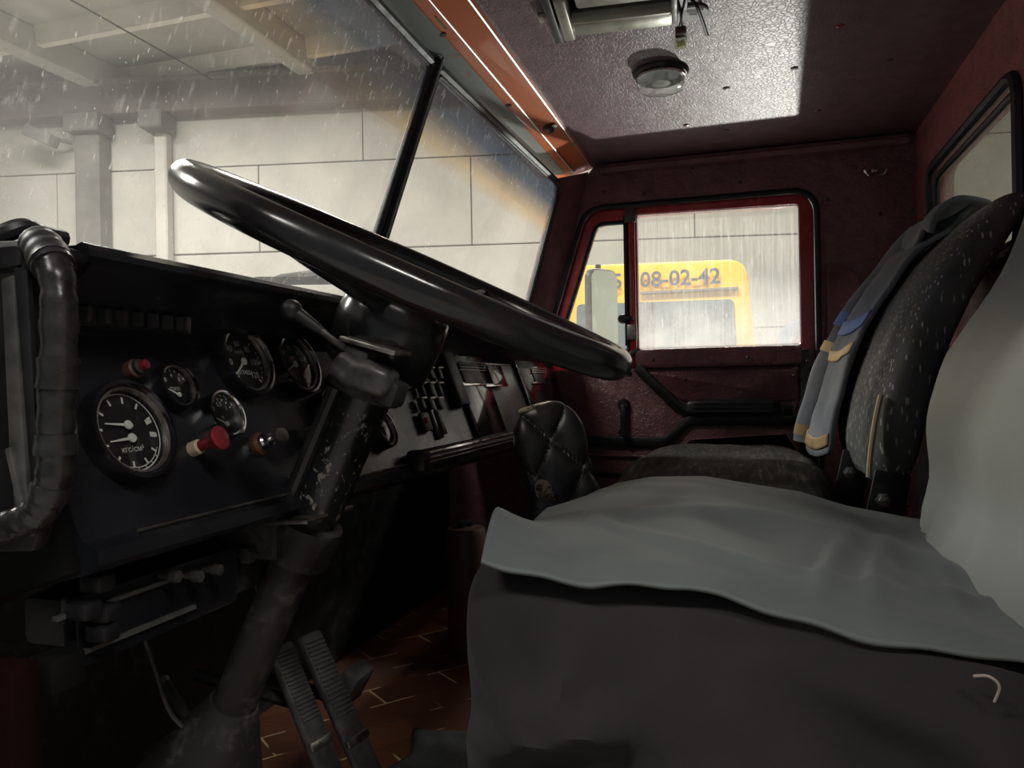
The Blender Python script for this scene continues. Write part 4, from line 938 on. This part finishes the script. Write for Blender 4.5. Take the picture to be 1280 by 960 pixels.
s0 = at(1128, 630, 'X', 1.40); s1 = at(1118, 672, 'X', 1.40)
for k in range(90): a_ = k/90*2*math.pi*9; sprg.append(s0.lerp(s1, k/90)+Vector((math.cos(a_)*.009, math.sin(a_)*.009, 0)))
MB().tube(sprg, .0018, 6).build('spring', M['dullsteel'], ps)
for pts in (((1062, 640), (1068, 652), (1066, 668)), ((1070, 648), (1085, 660), (1092, 668)), ((1120, 660), (1134, 664), (1146, 680))):
    MB().tube(spline([at(x, y, 'X', 1.36) for x, y in pts], 5), .003, 6).build('loose_wire', M['steel'], ps)

jk = thing('jacket', (1.86, -.24, .48), 'grey blue work jacket with blue and yellow bands over far backrest end', 'jacket')
def jkt(u, v):
    z_ = .50+.475*v; x_ = 1.66+.30*u
    y_ = yfp(min(z_, .93))+.018+.030*math.sin(math.pi*min(1, u*1.1)) - max(0, z_-.90)*.9
    p = Vector((x_, y_, z_ - .015*math.sin(u*5))); p.y += fold(p, 9, .010)+.005*math.sin(u*13+v*4); return p
def jkt_top(u, v):
    x_ = 1.62+.34*u; a_ = v*2.4; p = Vector((x_, yfp(.93)+.025-.075*(1-math.cos(a_))*.8, .925+.055*math.sin(a_)+.012*math.sin(u*9)))
    p.z += fold(p, 12, .010); return p
def jm(fn, nm, mat, nu=30, nv=40, par=jk, th=.010):
    o = MB().grid(fn, nu, nv).build(nm, M[mat], par, angle=70); s_ = o.modifiers.new('t', 'SOLIDIFY'); s_.thickness = th; s_.offset = 0; return o
jb = jm(jkt, 'body', 'jacket'); jm(jkt_top, 'collar', 'jacket', 24, 24)
def slv(t):
    p = Vector((1.93, yfp(.50+.46*t)+.050-.05*t, .50+.46*t)); return p
def srad(t): return .031+.012*t
MB().tube([slv(k/24) for k in range(25)], [srad(k/24)*(1+.06*math.sin(k*.9)) for k in range(25)], 18).build('sleeve', M['jacket'], jk)
def bandf(z0, z1): return lambda u, v: jkt(u, (z0-.50)/.475+(z1-z0)/.475*v)+Vector((0, .0075, 0))
for nm, mt, z0, z1 in (('blue_band', 'blue_band', .755, .785), ('yellow_band', 'yellow_band', .700, .722), ('tan_patch', 'tan', .515, .540)):
    jm(bandf(z0, z1), nm, mt, 30, 4, jb, .003)
    zc = (z0+z1)/2; t = (zc-.50)/.46
    MB().tube([slv((z0-.5)/.46), slv((z1-.5)/.46)], srad((zc-.5)/.46)*1.07, 18, cap=False).build(nm, M[mt], jb)

# ------------------------------------------------------------------ driver seat and its cloths
ds = thing('driver_seat', (.86, 0, 0), 'driver seat under a brown black cotton cover', 'seat')
def ztop(x, y):                       # upper surface of the driver cushion
    t = (x-.60)/.52; return .487 + .012*math.sin(math.pi*min(max(t, 0), 1)) - .10*max(0, .06-y)**1.15*1.6 - .0*t
def dcov(w, l):
    f = fold(l, 5, .008)
    sx = min(1, max(0, (abs(w.x)-.7)/.3)); sx = sx*sx*(3-2*sx)*(1-abs(w.y)**6)
    q = l.y*30 + l.z*16 + 4*noise.noise(Vector((l.y*6, l.z*5, 2)))
    low = min(1, max(0, (.15-l.z)/.15)); low = low*low*(3-2*low)
    f += sx*low*(.034*(.5+.5*math.cos(q))**3 + .026*(.5+.5*math.cos(l.y*22-l.z*34+3*noise.noise(l*7)))**5)
    return f
MB().box((.86, .0, .09), (.42, .36, .18), None, .02).build('base', M['dirty'], ds)
def yfd(z_):
    pts = [(.40, -.165), (.44, -.178), (.47, -.205), (.52, -.226), (.60, -.215), (.69, -.245), (.77, -.306), (.86, -.330), (1.1, -.335)]
    for (a0, b0_), (a1, b1_) in zip(pts, pts[1:]):
        if z_ <= a1: return b0_+(b1_-b0_)*(max(z_, a0)-a0)/(a1-a0)
    return -.40
def yfd_s(z_): return sum(yfd(z_+.018*k) for k in (-2, -1, 0, 1, 2))/5+.010
back_surf('backrest', 'back_cloth', ds, .60, 1.125, .425, .93, yfd_s, .105, wob=.006)
MB().soft((.68, -.29, .30), (.16, .20, .30), 5, 10).build('side_cover', M['lining'], ds)
kn = at(1234, 854, 'X', .585); MB().tube(spline([kn+Vector((0, .008, .004)), kn+Vector((-.004, 0, .006)), kn+Vector((-.004, -.006, 0)), kn+Vector((0, -.004, -.012))], 5), .0010, 6).build('thread_knot', M['stitch'], ds)

# the grey green cloth spread over the cushion and tucked up the backrest
gc = thing('seat_cloth', (.86, .02, .48), 'grey green satin cloth spread over the driver seat cushion', 'cloth')
EDGE = [(.27, .498), (.215, .499), (.121, .486), (.047, .485), (-.033, .469), (-.102, .455), (-.176, .445), (-.30, .43)]
def zedge(y):
    for (y0, z0), (y1, z1) in zip(EDGE, EDGE[1:]):
        if y >= y1: return z0+(z1-z0)*(min(y, y0)-y0)/(y1-y0)
    return EDGE[-1][1]
FAR = [(.29, .47), (.216, .478), (.132, .496), (.064, .497), (-.066, .478), (-.127, .460), (-.206, .445), (-.3, .44)]
def zfar(y):
    for (y0, z0), (y1, z1) in zip(FAR, FAR[1:]):
        if y >= y1: return z0+(z1-z0)*(min(y, y0)-y0)/(y1-y0)
    return FAR[-1][1]
def zsurf(x_, y_):
    u = min(max((x_-.588)/.572, 0), 1)
    return zedge(y_)*(1-u)+zfar(y_)*u + .014*math.sin(math.pi*u)*(1 if y_ > -.1 else max(0, 1+(y_+.1)*8))
def under(p):
    p.z = min(p.z, zsurf(p.x, p.y)+.001 + .004*noise.noise(p*20))
    p.x = max(p.x, .603 - .35*(.46-min(p.z, .46)))
    return p
MB().soft((.865, .018, .335), (.525, .455, .335), 9, 44, None, dcov, under).build('cushion', M['dark_cloth'], ds)
def cl_f(u, v):
    # v: 0 front .. .78 back of the cushion .. 1 up the backrest
    x_ = .600+.556*u
    y_ = (.214+.03*u)-(.448+.03*u)*v; lift = 0
    zb = zsurf(x_, y_)
    p = Vector((x_, y_, zb+lift+.010))
    # creases running from the near front to the hollow by the backrest
    cz = .006*math.exp(-((u-.25-.20*math.sin(v*2.2))/.045)**2)*math.sin(math.pi*min(1, v*1.1)) + .005*math.exp(-((u-.12-.5*(v-.55)**2*2)/.03)**2)*(v > .15)
    cz += min(1, u*5)*(.009*math.exp(-((v-.66-.25*u)/.022)**2)*max(0, 1-u/.9) + .007*math.exp(-((v-.57-.28*u)/.018)**2)*max(0, 1-u/.7) + .006*math.exp(-((v-.80-.16*u)/.02)**2)*max(0, 1-u/.8))
    cz += .0035*math.sin(u*21+v*9)*noise.noise(Vector((u*4, v*3, 1)))*2
    p.z += cz
    # front flap: raised fold near the corner
    fr = max(0, 1-v/.12)
    p.z += fr**1.5*(.022*math.exp(-((u-.13)/.07)**2) - .014*math.exp(-((u-.30)/.08)**2) - .034*min(1, max(0, u-.35)/.4)**1.2)
    p.y += fr*.008*math.sin(u*11)
    # near side hangs over the edge a little, wavy hem
    nr = max(0, 1-u/.05)
    p.z -= nr*(.008+.003*math.sin(v*13)+.0015*math.sin(v*41))
    p.x -= nr*.002
    return p
cs_ = MB().grid(cl_f, 110, 120).build('sheet', M['grey_cloth'], gc, angle=80); s_ = cs_.modifiers.new('t', 'SOLIDIFY'); s_.thickness = .003; s_.offset = 1
